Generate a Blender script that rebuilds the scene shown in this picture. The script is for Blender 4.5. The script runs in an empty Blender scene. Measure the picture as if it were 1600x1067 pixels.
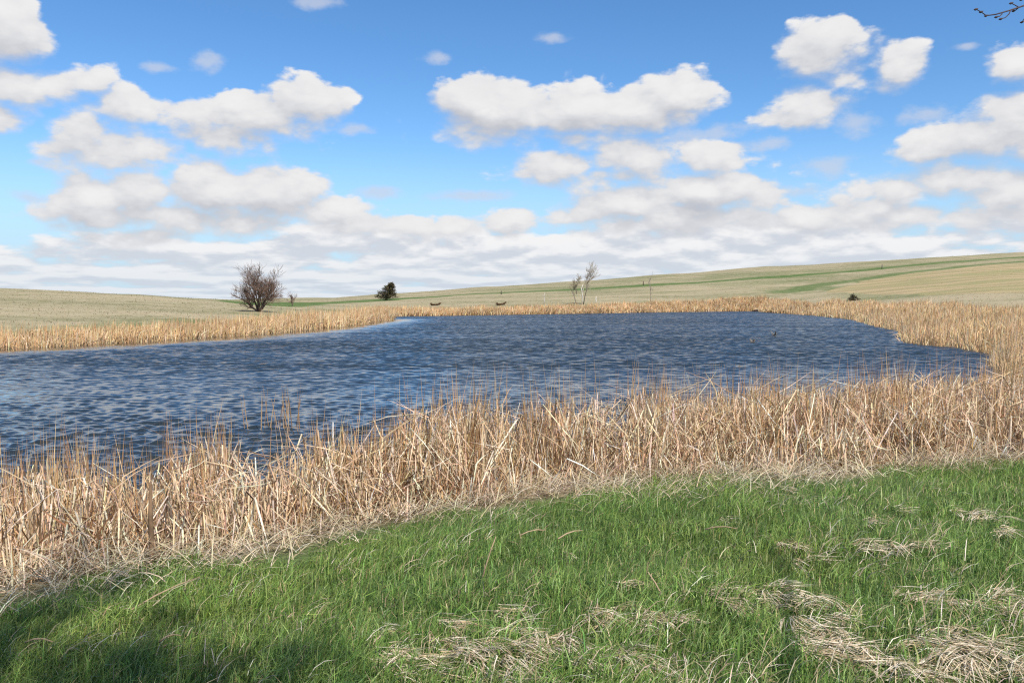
import bpy, math, random
import numpy as np
from mathutils import Vector

rng = np.random.default_rng(7)
random.seed(7)
sc = bpy.context.scene
col = sc.collection
R = math.radians

# ------------------------------------------------------------------ camera
F = 1331.0            # focal length in pixels of the 1600 px wide photograph
CAMZ = 2.30
PITCH = math.atan((533.5 - 468) / F)
cam = bpy.data.cameras.new('camera')
cam.sensor_width = 36.0
cam.lens = 36.0 * F / 1600.0
cam.clip_start = 0.05
cam.clip_end = 20000
camo = bpy.data.objects.new('camera', cam)
col.objects.link(camo)
camo.location = (0, 0, CAMZ)
camo.rotation_euler = (math.pi / 2 - PITCH, 0, 0)
sc.camera = camo

# ------------------------------------------------------------------ light, exposure
SUN_EL, SUN_AZ = 50.0, 148.0      # azimuth clockwise from the viewing direction (+Y)
sx = math.sin(R(SUN_AZ)) * math.cos(R(SUN_EL))
sy = math.cos(R(SUN_AZ)) * math.cos(R(SUN_EL))
sz = math.sin(R(SUN_EL))
SUNV = Vector((sx, sy, sz))
sun = bpy.data.lights.new('sun', 'SUN')
sun.energy = 4.7
sun.angle = R(0.53)
sun.color = (1.0, 0.955, 0.89)
suno = bpy.data.objects.new('sun', sun)
col.objects.link(suno)
suno.rotation_euler = (-SUNV).to_track_quat('-Z', 'Y').to_euler()
suno.location = (0, 0, 60)

sc.view_settings.view_transform = 'Standard'
sc.view_settings.look = 'None'
sc.view_settings.exposure = 0.42
sc.view_settings.gamma = 1.0
sc.view_settings.use_curve_mapping = False
sc.render.engine = 'CYCLES'
sc.cycles.max_bounces = 6
sc.cycles.diffuse_bounces = 3
sc.cycles.glossy_bounces = 3
sc.cycles.transmission_bounces = 3
sc.cycles.use_denoising = False
sc.cycles.filter_width = 1.2


class NT:
    """small helper to write shader node maths"""
    def __init__(s, tree):
        s.t = tree

    def n(s, kind, **kw):
        nd = s.t.nodes.new(kind)
        for k, v in kw.items():
            setattr(nd, k, v)
        return nd

    def put(s, sock, v):
        if v is None:
            return
        if isinstance(v, (int, float, tuple, list)):
            sock.default_value = v
        else:
            s.t.links.new(v, sock)

    def m(s, op, a, b=None, c=None, clamp=False):
        nd = s.n('ShaderNodeMath', operation=op, use_clamp=clamp)
        for i, v in enumerate((a, b, c)):
            s.put(nd.inputs[i], v)
        return nd.outputs[0]

    def v(s, op, a, b=None, c=None, out=0):
        nd = s.n('ShaderNodeVectorMath', operation=op)
        for i, x in enumerate((a, b, c)):
            if x is not None:
                s.put(nd.inputs[i], x)
        return nd.outputs[out]

    def xyz(s, a, b, c):
        nd = s.n('ShaderNodeCombineXYZ')
        for i, x in enumerate((a, b, c)):
            s.put(nd.inputs[i], x)
        return nd.outputs[0]

    def sep(s, v):
        nd = s.n('ShaderNodeSeparateXYZ')
        s.put(nd.inputs[0], v)
        return nd.outputs

    def ss(s, x, lo, hi, a=0.0, b=1.0, kind='SMOOTHSTEP'):
        nd = s.n('ShaderNodeMapRange', interpolation_type=kind)
        for i, q in enumerate((x, lo, hi, a, b)):
            s.put(nd.inputs[i], q)
        return nd.outputs[0]

    def mix(s, f, a, b):
        nd = s.n('ShaderNodeMix', data_type='RGBA')
        s.put(nd.inputs[0], f)
        s.put(nd.inputs[6], a)
        s.put(nd.inputs[7], b)
        return nd.outputs[2]

    def noise(s, vec, scale=1.0, detail=3.0, rough=0.55, out=0, dist=0.0):
        nd = s.n('ShaderNodeTexNoise')
        s.put(nd.inputs['Vector'], vec)
        nd.inputs['Scale'].default_value = scale
        nd.inputs['Detail'].default_value = detail
        nd.inputs['Roughness'].default_value = rough
        nd.inputs['Distortion'].default_value = dist
        return nd.outputs[out]


# ------------------------------------------------------------------ sky: Nishita air + drifting cumulus
def px_angles(px, py):
    """azimuth, elevation (degrees) of the photograph's pixel"""
    x, y, z = (px - 800) / F, 1.0, -(py - 533.5) / F
    c, s_ = math.cos(PITCH), math.sin(PITCH)
    y2, z2 = y * c + z * s_, z * c - y * s_
    return math.degrees(math.atan2(x, y2)), math.degrees(math.atan2(z2, math.hypot(x, y2)))


CUMULUS = [  # centre x, y, radius x, y
    (14, 42, 74, 56), (-50, 20, 90, 70), (8, 140, 62, 36), (140, 122, 40, 20), (80, 128, 44, 20), (-20, 185, 44, 30),
    (208, 163, 58, 30), (300, 178, 92, 34), (400, 180, 90, 36), (486, 160, 66, 40), (350, 214, 118, 26), (440, 205, 60, 24),
    (128, 206, 46, 32), (180, 238, 108, 30), (92, 234, 38, 13), (230, 252, 80, 14),
    (140, 318, 62, 38), (215, 305, 70, 36), (330, 300, 72, 40), (430, 305, 86, 38), (290, 338, 210, 24), (500, 330, 80, 22),
    (738, 155, 66, 44), (800, 170, 90, 52), (900, 172, 80, 50), (980, 172, 80, 38), (1058, 150, 66, 46), (1010, 165, 80, 42),
    (790, 208, 90, 22), (890, 214, 70, 18),
    (990, 246, 74, 34), (872, 262, 66, 30), (940, 275, 110, 18), (1112, 243, 52, 30), (1140, 256, 44, 18),
    (1300, 68, 70, 40), (1262, 88, 48, 34), (1318, 124, 36, 20), (1408, 97, 44, 34),
    (1268, 166, 62, 32), (1228, 184, 50, 22),
    (1592, 185, 110, 40), (1530, 215, 120, 40), (1450, 238, 60, 26), (1660, 210, 100, 60),
    (1400, 292, 60, 26), (1490, 285, 110, 30), (1580, 295, 80, 30), (1585, 98, 50, 34),
    (1110, 300, 96, 32), (1190, 310, 60, 28), (990, 322, 84, 30), (920, 338, 60, 18), (1080, 335, 190, 24), (1300, 335, 150, 20),
    (780, 350, 46, 22), (690, 352, 90, 16), (570, 350, 80, 18), (230, 372, 70, 14), (1480, 340, 180, 22),
]
WISPS = [
    (325, 98, 32, 22), (500, 6, 44, 20), (676, 92, 32, 16), (860, 58, 46, 15), (585, 301, 54, 15), (740, 306, 104, 14),
    (48, 308, 44, 14), (1300, 258, 66, 28), (1342, 192, 44, 30), (1510, 72, 34, 9), (1100, 208, 80, 24), (250, 108, 34, 12),
    (560, 205, 44, 14), (1450, 180, 60, 24), (1200, 225, 60, 16), (60, 250, 30, 10), (1240, 300, 70, 16),
]

world = bpy.data.worlds.new('World')
sc.world = world
world.use_nodes = True
wt = world.node_tree
wt.nodes.clear()
W = NT(wt)
coord = W.n('ShaderNodeTexCoord').outputs['Generated']
dirv = W.v('NORMALIZE', coord)
dx, dy, dz = W.sep(dirv)
AZ = W.m('MULTIPLY', W.m('ARCTAN2', dx, dy), 57.29578)
EL = W.m('MULTIPLY', W.m('ARCSINE', dz), 57.29578)


def build_field():
    g = bpy.data.node_groups.new('cloud_field', 'ShaderNodeTree')
    g.interface.new_socket('P', in_out='INPUT', socket_type='NodeSocketVector')
    g.interface.new_socket('D', in_out='INPUT', socket_type='NodeSocketVector')
    g.interface.new_socket('Body', in_out='OUTPUT', socket_type='NodeSocketFloat')
    g.interface.new_socket('Detail', in_out='OUTPUT', socket_type='NodeSocketFloat')
    G = NT(g)
    gi = G.n('NodeGroupInput')
    go = G.n('NodeGroupOutput')
    P, D = gi.outputs[0], gi.outputs[1]
    acc = None
    for cx, cy, rx, ry in CUMULUS:
        if cy > 270:
            rx, ry = rx * 1.08, ry * 1.15
        a, e = px_angles(cx, cy)
        ax, _ = px_angles(cx + rx, cy)
        _, ey = px_angles(cx, cy - ry)
        ra, re = ax - a, ey - e
        q = G.v('MULTIPLY_ADD', P, (1 / ra, 1 / re, 0), (-a / ra, -e / re, 0))
        L = G.v('LENGTH', q, out=1)
        k = min(re, ra) * 1.0
        val = G.m('MULTIPLY_ADD', L, -k, k)
        acc = val if acc is None else G.m('SMOOTH_MAX', acc, val, 0.35)
    big = G.noise(D, 13.0, 4.0, 0.5)
    vo = G.n('ShaderNodeTexVoronoi', feature='F1')
    G.put(vo.inputs['Vector'], D)
    vo.inputs['Scale'].default_value = 20.0
    vo.inputs['Detail'].default_value = 2.0
    vo.inputs['Roughness'].default_value = 0.45
    vo.inputs['Lacunarity'].default_value = 2.3
    vo.normalize = True
    billow = G.m('MULTIPLY_ADD', vo.outputs['Distance'], -2.4, 0.66)
    rag = G.noise(D, 60.0, 4.0, 0.6)
    f = G.m('ADD', acc, G.m('MULTIPLY_ADD', big, 1.7, -0.80))
    detail = G.m('ADD', billow, G.m('MULTIPLY_ADD', rag, 0.7, -0.35))
    f = G.m('ADD', f, detail)
    G.t.links.new(detail, go.inputs[1])
    G.t.links.new(f, go.inputs[0])
    return g


FIELD = build_field()
# gentle domain warp so that no outline stays an ellipse
warp = W.v('SUBTRACT', W.noise(dirv, 16.0, 3.0, 0.55, out=1), (0.5, 0.5, 0.5))
P0 = W.v('ADD', W.xyz(AZ, EL, 0.0), W.v('MULTIPLY', warp, (2.2, 1.0, 0.0)))
# stretch noise space: clouds are wider than tall towards the horizon
D0 = W.v('MULTIPLY', dirv, (1.0, 1.0, 1.9))


def field(dp, dd):
    nd = W.n('ShaderNodeGroup', node_tree=FIELD)
    wt.links.new(W.v('ADD', P0, dp), nd.inputs[0])
    wt.links.new(W.v('ADD', D0, dd), nd.inputs[1])
    return nd.outputs[0], nd.outputs[1]


f0, det0 = field((0, 0, 0), (0, 0, 0))
f1, det1 = field((0.35, 1.15, 0), (0.006, 0, 0.030))
# the sky outside this view: the same kind of cumulus from noise alone
away = W.m('MAXIMUM', W.ss(dy, 0.80, 0.70), W.ss(EL, 20.5, 26.0))
low = W.noise(W.v('MULTIPLY', dirv, (1.0, 1.0, 2.2)), 5.0, 6.0, 0.55)
fo = W.m('MULTIPLY', W.m('SUBTRACT', low, 0.60), 14.0)
fo1 = W.m('MULTIPLY', W.m('SUBTRACT', W.noise(W.v('MULTIPLY_ADD', dirv, (1.0, 1.0, 2.2), (0.01, 0, 0.05)), 5.0, 6.0, 0.55), 0.60), 14.0)
mixf = lambda f, a, b: W.m('ADD', W.m('MULTIPLY', a, W.m('SUBTRACT', 1.0, f)), W.m('MULTIPLY', b, f))
f0 = mixf(away, f0, fo)
f1 = mixf(away, f1, fo1)
slope = W.m('SUBTRACT', f0, f1)
lit = W.ss(slope, -1.45, 1.35)
a_c = W.ss(f0, W.m('MULTIPLY_ADD', lit, 0.22, -0.42), W.m('MULTIPLY_ADD', lit, -0.82, 1.0))
lit = W.m('ADD', W.m('MULTIPLY', lit, 0.82), W.ss(det0, -0.45, 0.75, 0.0, 0.18))
# wisps
accw = None
for cx, cy, rx, ry in WISPS:
    a, e = px_angles(cx, cy)
    ax, _ = px_angles(cx + rx, cy)
    _, ey = px_angles(cx, cy - ry)
    q = W.v('MULTIPLY_ADD', P0, (1 / (ax - a), 1 / (ey - e), 0), (-a / (ax - a), -e / (ey - e), 0))
    val = W.m('SUBTRACT', 1.0, W.v('LENGTH', q, out=1))
    accw = val if accw is None else W.m('MAXIMUM', accw, val)
wn = W.noise(D0, 34.0, 5.0, 0.6)
a_w = W.m('MULTIPLY', W.ss(W.m('ADD', accw, W.m('MULTIPLY_ADD', wn, 1.6, -0.8)), 0.05, 0.9), 0.62)

# rows of cloud closing up towards the horizon
lnz = W.m('LOGARITHM', W.m('MAXIMUM', W.m('ADD', dz, 0.012), 0.004), 2.718)
SP = W.xyz(dx, dy, W.m('MULTIPLY', lnz, 0.22))
s0 = W.noise(SP, 13.0, 5.0, 0.50)
s1 = W.noise(W.v('ADD', SP, (0.004, 0.0, 0.030)), 13.0, 5.0, 0.50)
thr = W.ss(W.m('ADD', EL, W.m('MULTIPLY', AZ, -0.035)), 2.8, 7.2, 0.27, 0.70)
sd = W.m('SUBTRACT', s0, thr)
a_s = W.ss(sd, 0.0, 0.13)
lit_s = W.ss(W.m('SUBTRACT', s0, s1), -0.11, 0.10)

skyt = W.n('ShaderNodeTexSky', sky_type='NISHITA', sun_disc=False)
skyt.sun_elevation = R(SUN_EL)
skyt.sun_rotation = R(SUN_AZ)
skyt.altitude = 1500
skyt.air_density = 1.0
skyt.dust_density = 0.3
skyt.ozone_density = 3.0
hs = W.n('ShaderNodeHueSaturation')
hs.inputs['Saturation'].default_value = 1.21
hs.inputs['Value'].default_value = 1.0
wt.links.new(skyt.outputs[0], hs.inputs['Color'])
SKYS = 0.124
air = W.v('SCALE', hs.outputs[0])
air.node.inputs['Scale'].default_value = SKYS
base_c, top_c = (0.385, 0.40, 0.442, 1), (0.665, 0.662, 0.662, 1)
cum = W.mix(lit, base_c, top_c)
wis = (0.47, 0.50, 0.57, 1)
strat = W.mix(lit_s, (0.48, 0.51, 0.562, 1), (0.68, 0.68, 0.685, 1))
# the air pales towards the horizon
air = W.mix(W.ss(EL, 11.0, 1.0, 0.0, 0.85), air, (0.345, 0.50, 0.635, 1))
c = W.mix(a_s, air, strat)
c = W.mix(a_w, c, wis)
c = W.mix(a_c, c, cum)
# haze of the air itself in front of the far cloud
c = W.mix(W.ss(EL, 4.5, -0.5, 0.0, 0.45), c, (0.44, 0.525, 0.61, 1))
bg = W.n('ShaderNodeBackground')
wt.links.new(c, bg.inputs['Color'])
bg.inputs['Strength'].default_value = 1.0
wo = W.n('ShaderNodeOutputWorld')
wt.links.new(bg.outputs[0], wo.inputs['Surface'])
world.cycles.sampling_method = 'NONE'


# ------------------------------------------------------------------ helpers
def sstep(a, b, x):
    t = np.clip((x - a) / (b - a), 0, 1)
    return t * t * (3 - 2 * t)


def _hash(ix, iy, seed):
    h = (ix.astype(np.int64) * 374761393 + iy.astype(np.int64) * 668265263 + seed * 1442695041) & 0x7fffffff
    h = ((h ^ (h >> 13)) * 1274126177) & 0x7fffffff
    return ((h ^ (h >> 16)) & 0xffff) / 65535.0


def vnoise(x, y, seed=0):
    x = np.asarray(x, float); y = np.asarray(y, float)
    ix, iy = np.floor(x), np.floor(y)
    fx, fy = x - ix, y - iy
    fx = fx * fx * (3 - 2 * fx); fy = fy * fy * (3 - 2 * fy)
    a = _hash(ix, iy, seed); b = _hash(ix + 1, iy, seed)
    c_ = _hash(ix, iy + 1, seed); d = _hash(ix + 1, iy + 1, seed)
    return (a * (1 - fx) + b * fx) * (1 - fy) + (c_ * (1 - fx) + d * fx) * fy


def fbm(x, y, seed=0, oct=3):
    s, a, t = 0.0, 1.0, 0.0
    for i in range(oct):
        s = s + a * vnoise(x * 2 ** i, y * 2 ** i, seed + i * 17)
        t += a; a *= 0.5
    return s / t


def seg_dist(x, y, pts, closed):
    """distance to a polyline and the side (positive left of the walking direction)"""
    pts = np.array(pts, float)
    n = len(pts)
    best = np.full(np.shape(x), 1e18); side = np.zeros(np.shape(x))
    for i in range(n if closed else n - 1):
        a = pts[i]; b = pts[(i + 1) % n]
        ex, ey = b - a
        L = ex * ex + ey * ey
        t = np.clip(((x - a[0]) * ex + (y - a[1]) * ey) / L, 0, 1)
        qx, qy = x - a[0] - t * ex, y - a[1] - t * ey
        d = qx * qx + qy * qy
        cr = ex * (y - a[1]) - ey * (x - a[0])
        m = d < best
        best = np.where(m, d, best)
        side = np.where(m, cr, side)
    return np.sqrt(best), side


def inside(x, y, pts):
    pts = np.array(pts, float)
    r = np.zeros(np.shape(x), bool)
    n = len(pts)
    for i in range(n):
        x1, y1 = pts[i]; x2, y2 = pts[(i + 1) % n]
        if y1 == y2:
            continue
        r ^= ((y1 > y) != (y2 > y)) & (x < (x2 - x1) * (y - y1) / (y2 - y1) + x1)
    return r


POND = [(-1.6, 9.4), (-2.2, 8.9), (-3.2, 8.1), (-4.5, 7.2), (-6.0, 6.3), (-9, 5.0), (-16, 4.0), (-28, 8), (-38, 20), (-36, 32),
        (-24, 39.6), (-20.6, 45.7), (-17.0, 57), (-15.2, 71), (-14.4, 97), (-16.5, 117), (-10, 122), (-3.8, 127), (10.4, 139),
        (29.5, 157), (48.5, 170), (46, 152), (43.3, 118), (39, 96), (31.5, 72), (28.8, 62), (22.6, 48), (21.3, 43.8), (22.0, 40.5),
        (20.0, 33.8), (17.8, 30.2), (15.4, 25.0), (13.9, 20.5), (11.4, 17.0), (8.8, 14.9), (6.6, 13.6), (3.6, 12.2), (2.1, 11.7), (0.6, 11.0), (-0.5, 10.2)]
FRONT = [(-28, 1.0), (-14, 1.5), (-6.5, 4.0), (-3.6, 5.75), (-2.8, 6.1), (-1.9, 6.95), (-1.35, 7.45), (-0.25, 8.25), (0.68, 9.0), (2.1, 9.35),
         (3.5, 9.35), (5.0, 9.65), (6.0, 9.9), (9.5, 10.8), (14, 11.8), (22, 12.5), (40, 13)]


def pond_sd(x, y):
    """signed distance to the waterline, positive on land"""
    wx = (fbm(x * 0.5, y * 0.5, 3, 2) - 0.5) * 0.9
    wy = (fbm(x * 0.5 + 40, y * 0.5, 5, 2) - 0.5) * 0.9
    s = np.clip(np.hypot(x, y) / 25, 0.5, 1.15)
    x = x + wx * s; y = y + wy * s
    d, _ = seg_dist(x, y, POND, True)
    return np.where(inside(x, y, POND), -d, d)


def front_sd(x, y):
    """signed distance to the line where the reed bed meets the grass, positive in the reeds"""
    x = x + (fbm(x * 0.8, y * 0.8, 11, 3) - 0.5) * 1.0
    y = y + (fbm(x * 0.8 + 9, y * 0.8, 12, 3) - 0.5) * 1.3
    d, s = seg_dist(x, y, FRONT, False)
    return np.where(s > 0, d, -d)


HPX = np.array([-900, 0, 200, 330, 400, 480, 620, 760, 900, 1060, 1200, 1600, 2500], float)
HU = (HPX - 800) / F
HY = np.log(np.array([20, 35, 60, 90, 130, 200, 300, 400, 600, 1000, 3000, 9000], float))
HZ = np.array([
    [.3, .4, 1.3, 2.8, 4.6, 5.0, 4.0, 3.0, 1.5, .5, 0, 0],
    [.3, .3, 0.9, 2.2, 3.95, 3.7, 2.5, 1.5, .8, .3, 0, 0],
    [.3, .3, 0.8, 1.8, 3.1, 2.9, 2.2, 1.5, .8, .3, 0, 0],
    [.3, .3, 0.6, 1.3, 2.2, 2.25, 1.9, 1.5, .8, .3, 0, 0],
    [.3, .2, 0.5, 1.2, 1.55, 1.8, 1.9, 1.9, 1.4, .6, 5, 0],
    [.3, .2, 0.4, 0.8, 1.1, 1.6, 1.9, 2.2, 1.8, 1.2, 9, 0],
    [.3, .3, 0.3, 0.3, 0.55, 2.1, 4.0, 5.1, 4.5, 2, 6, 0],
    [.3, .3, 0.3, 0.3, 0.45, 2.7, 5.9, 8.1, 7.5, 4, 0, 0],
    [.3, .3, 0.3, 0.3, 0.35, 3.1, 7.2, 10.8, 10, 6, 0, 0],
    [.3, .3, 0.3, 0.3, 0.35, 3.6, 9.3, 14.4, 14, 8, 0, 0],
    [.3, .3, 0.3, 0.3, 0.5, 4.6, 11.3, 17.8, 17, 9, 0, 0],
    [.3, .3, 0.6, 1.5, 3.7, 8.8, 16.8, 24.4, 23, 12, 0, 0],
    [.3, .4, 1.2, 3.0, 6.5, 14, 26, 37, 35, 18, 0, 0]])


def hill(u, Y):
    u = np.clip(u, HU[0], HU[-1]); L = np.clip(np.log(np.maximum(Y, 1)), HY[0], HY[-1])
    i = np.clip(np.searchsorted(HU, u) - 1, 0, len(HU) - 2)
    j = np.clip(np.searchsorted(HY, L) - 1, 0, len(HY) - 2)
    a = (u - HU[i]) / (HU[i + 1] - HU[i])
    a = a * 0.5 + (a * a * (3 - 2 * a)) * 0.5
    b = (np.exp(L) - np.exp(HY[j])) / (np.exp(HY[j + 1]) - np.exp(HY[j]))
    return (HZ[i, j] * (1 - a) + HZ[i + 1, j] * a) * (1 - b) + (HZ[i, j + 1] * (1 - a) + HZ[i + 1, j + 1] * a) * b


def T(x, y, sd=None):
    """height of the ground"""
    x = np.asarray(x, float); y = np.asarray(y, float)
    r = np.hypot(x, y)
    if sd is None:
        sd = pond_sd(x, y)
    Yd = np.maximum(y, 0.6 * r)
    h = hill(x / np.maximum(y, 0.35 * r + 1e-6), Yd) + (fbm(x / 14, y / 14, 21, 3) - 0.5) * 0.5 * sstep(40, 120, r)
    behind = sstep(0.1, -0.3, y / (r + 1e-6))
    h = h * (1 - behind) + behind * (0.8 + 2.2 * sstep(20, 300, r) * sstep(3000, 500, r))
    near = 0.76 * (1 - np.exp(-np.maximum(sd, 0) / 3.6)) + (fbm(x * 0.8, y * 0.8, 31, 3) - 0.5) * 0.10 * sstep(0, 2, sd)
    wn_ = sstep(38, 17, r)
    bank = (1 - np.exp(-np.maximum(sd, 0) / 4.0))
    far = 0.06 * sstep(0, 0.5, sd) + h * bank
    z = near * wn_ + far * (1 - wn_)
    return np.where(sd > 0, z, -0.9 * (1 - np.exp(np.minimum(sd, 0) / 2.0)) - 0.02 * sstep(0, -0.3, sd))


def Tz(x, y):
    return float(T(np.array([x]), np.array([y]))[0])


def ray(px, py):
    x, y, z = (px - 800) / F, 1.0, -(py - 533.5) / F
    c_, s_ = math.cos(PITCH), math.sin(PITCH)
    y2, z2 = y * c_ + z * s_, z * c_ - y * s_
    return x / y2, z2 / y2


def at(px, py, Y):
    u, w = ray(px, py)
    return np.array([u * Y, Y, CAMZ + w * Y])


def ground_at(px, py, y0=2.0, y1=420.0):
    """where the photograph's pixel meets the ground"""
    u, w = ray(px, py)
    Y = np.exp(np.linspace(math.log(y0), math.log(y1), 1500))
    g = T(u * Y, Y)
    hit = np.nonzero(CAMZ + w * Y <= g)[0]
    k = hit[0] if len(hit) else int(np.argmin(CAMZ + w * Y - g))
    return np.array([u * Y[k], Y[k], g[k]])


def mesh_np(name, verts, faces_flat, face_sizes, cols=None, colname='Col', smooth=False):
    me = bpy.data.meshes.new(name)
    verts = np.ascontiguousarray(verts, np.float32)
    me.vertices.add(len(verts)); me.vertices.foreach_set('co', verts.ravel())
    ff = np.ascontiguousarray(faces_flat, np.int32).ravel()
    me.loops.add(len(ff)); me.loops.foreach_set('vertex_index', ff)
    fs = np.ascontiguousarray(face_sizes, np.int32)
    st = np.concatenate(([0], np.cumsum(fs)[:-1])).astype(np.int32)
    me.polygons.add(len(fs)); me.polygons.foreach_set('loop_start', st)
    if smooth:
        me.polygons.foreach_set('use_smooth', np.ones(len(fs), bool))
    me.update(calc_edges=True)
    if cols is not None:
        at_ = me.color_attributes.new(colname, 'FLOAT_COLOR', 'POINT')
        c4 = np.ones((len(verts), 4), np.float32); c4[:, :3] = cols
        at_.data.foreach_set('color', c4.ravel())
    me.validate()
    return me


def link(name, me, mat=None, parent=None):
    o = bpy.data.objects.new(name, me)
    if mat is not None and me is not None and len(me.materials) == 0:
        me.materials.append(mat)
    col.objects.link(o)
    if parent is not None:
        o.parent = parent
    return o


def tag(o, label=None, cat=None, group=None, kind=None):
    if label: o['label'] = label
    if cat: o['category'] = cat
    if group: o['group'] = group
    if kind: o['kind'] = kind
    return o


def empty(name, loc, rz=0.0):
    o = bpy.data.objects.new(name, None)
    o.empty_display_size = 0.2
    o.location = [float(v) for v in loc]
    o.rotation_euler = (0, 0, rz)
    col.objects.link(o)
    return o


# ------------------------------------------------------------------ materials
def material(name):
    m = bpy.data.materials.new(name)
    m.use_nodes = True
    m.node_tree.nodes.clear()
    return m, NT(m.node_tree)


def finish(N, shader, disp=None):
    o = N.n('ShaderNodeOutputMaterial')
    N.t.links.new(shader, o.inputs['Surface'])


def blade_mat(name, transl=0.3, rough=0.55, spec=0.25, noise_amt=0.25, nscale=30.0):
    m, N = material(name)
    a = N.n('ShaderNodeAttribute', attribute_name='Col').outputs['Color']
    pos = N.n('ShaderNodeNewGeometry').outputs['Position']
    k = N.noise(pos, nscale, 3.0, 0.6)
    f = N.ss(k, 0.3, 0.7, 1 - noise_amt, 1 + noise_amt, 'LINEAR')
    cc = N.v('SCALE', a)
    N.put(cc.node.inputs['Scale'], f)
    p = N.n('ShaderNodeBsdfPrincipled')
    N.put(p.inputs['Base Color'], cc)
    p.inputs['Roughness'].default_value = rough
    p.inputs['Specular IOR Level'].default_value = spec
    t = N.n('ShaderNodeBsdfTranslucent')
    N.put(t.inputs['Color'], cc)
    mx = N.n('ShaderNodeMixShader')
    mx.inputs[0].default_value = transl
    N.t.links.new(p.outputs[0], mx.inputs[1]); N.t.links.new(t.outputs[0], mx.inputs[2])
    finish(N, mx.outputs[0])
    return m


M_GRASS = blade_mat('green_grass', 0.35, 0.45, 0.35, 0.2, 8.0)
M_REED = blade_mat('dry_reed', 0.24, 0.6, 0.2, 0.22, 26.0)
M_STRAW = blade_mat('dry_grass', 0.22, 0.6, 0.2, 0.2, 40.0)
M_PRAIRIE = blade_mat('prairie_straw', 0.45, 0.7, 0.1, 0.1, 3.0)
M_BARK = blade_mat('bark', 0.0, 0.85, 0.1, 0.35, 12.0)
M_NEEDLE = blade_mat('needles', 0.12, 0.6, 0.2, 0.3, 4.0)


def ground_mat():
    m, N = material('prairie_ground')
    a = N.n('ShaderNodeAttribute', attribute_name='Col').outputs['Color']
    r_, g_, b_ = N.sep(a)
    pos = N.n('ShaderNodeNewGeometry').outputs['Position']
    px_, py_, pz_ = N.sep(pos)
    flat = N.xyz(px_, py_, 0.0)
    n1 = N.noise(N.v('MULTIPLY', flat, (0.6, 1.4, 1.0)), 0.045, 6.0, 0.65)
    n2 = N.noise(flat, 0.6, 5.0, 0.65)
    n3 = N.noise(flat, 5.0, 4.0, 0.7)
    dry = N.mix(N.ss(n1, 0.38, 0.62), (0.355, 0.292, 0.178, 1), (0.205, 0.188, 0.096, 1))
    dry = N.mix(N.ss(n2, 0.4, 0.75), dry, (0.385, 0.325, 0.21, 1))
    grn = N.mix(N.ss(n2, 0.35, 0.7), (0.075, 0.125, 0.036, 1), (0.13, 0.17, 0.06, 1))
    wv = N.n('ShaderNodeTexWave', wave_type='BANDS', bands_direction='Y')
    N.put(wv.inputs['Vector'], N.v('MULTIPLY', flat, (0.30, 1.0, 1.0)))
    wv.inputs['Scale'].default_value = 0.030
    wv.inputs['Distortion'].default_value = 5.0
    wv.inputs['Detail'].default_value = 3.0
    wv.inputs['Detail Scale'].default_value = 0.6
    stub = N.mix(wv.outputs['Fac'], (0.40, 0.305, 0.17, 1), (0.30, 0.24, 0.125, 1))
    stub = N.mix(N.ss(n1, 0.42, 0.66), stub, (0.27, 0.245, 0.115, 1))
    lit_ = N.mix(N.ss(n3, 0.35, 0.7), (0.12, 0.085, 0.05, 1), (0.27, 0.2, 0.12, 1))
    cc = N.mix(r_, dry, grn)
    cc = N.mix(g_, cc, stub)
    cc = N.mix(b_, cc, lit_)
    fine = N.ss(n3, 0.3, 0.7, 0.78, 1.2, 'LINEAR')
    cs = N.v('SCALE', cc); N.put(cs.node.inputs['Scale'], fine)
    bp = N.n('ShaderNodeBump')
    bp.inputs['Strength'].default_value = 0.6
    bp.inputs['Distance'].default_value = 0.12
    N.put(bp.inputs['Height'], N.m('ADD', N.m('MULTIPLY', n2, 2.0), n3))
    p = N.n('ShaderNodeBsdfPrincipled')
    N.put(p.inputs['Base Color'], cs)
    p.inputs['Roughness'].default_value = 0.95
    p.inputs['Specular IOR Level'].default_value = 0.05
    N.t.links.new(bp.outputs[0], p.inputs['Normal'])
    finish(N, p.outputs[0])
    return m


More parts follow.
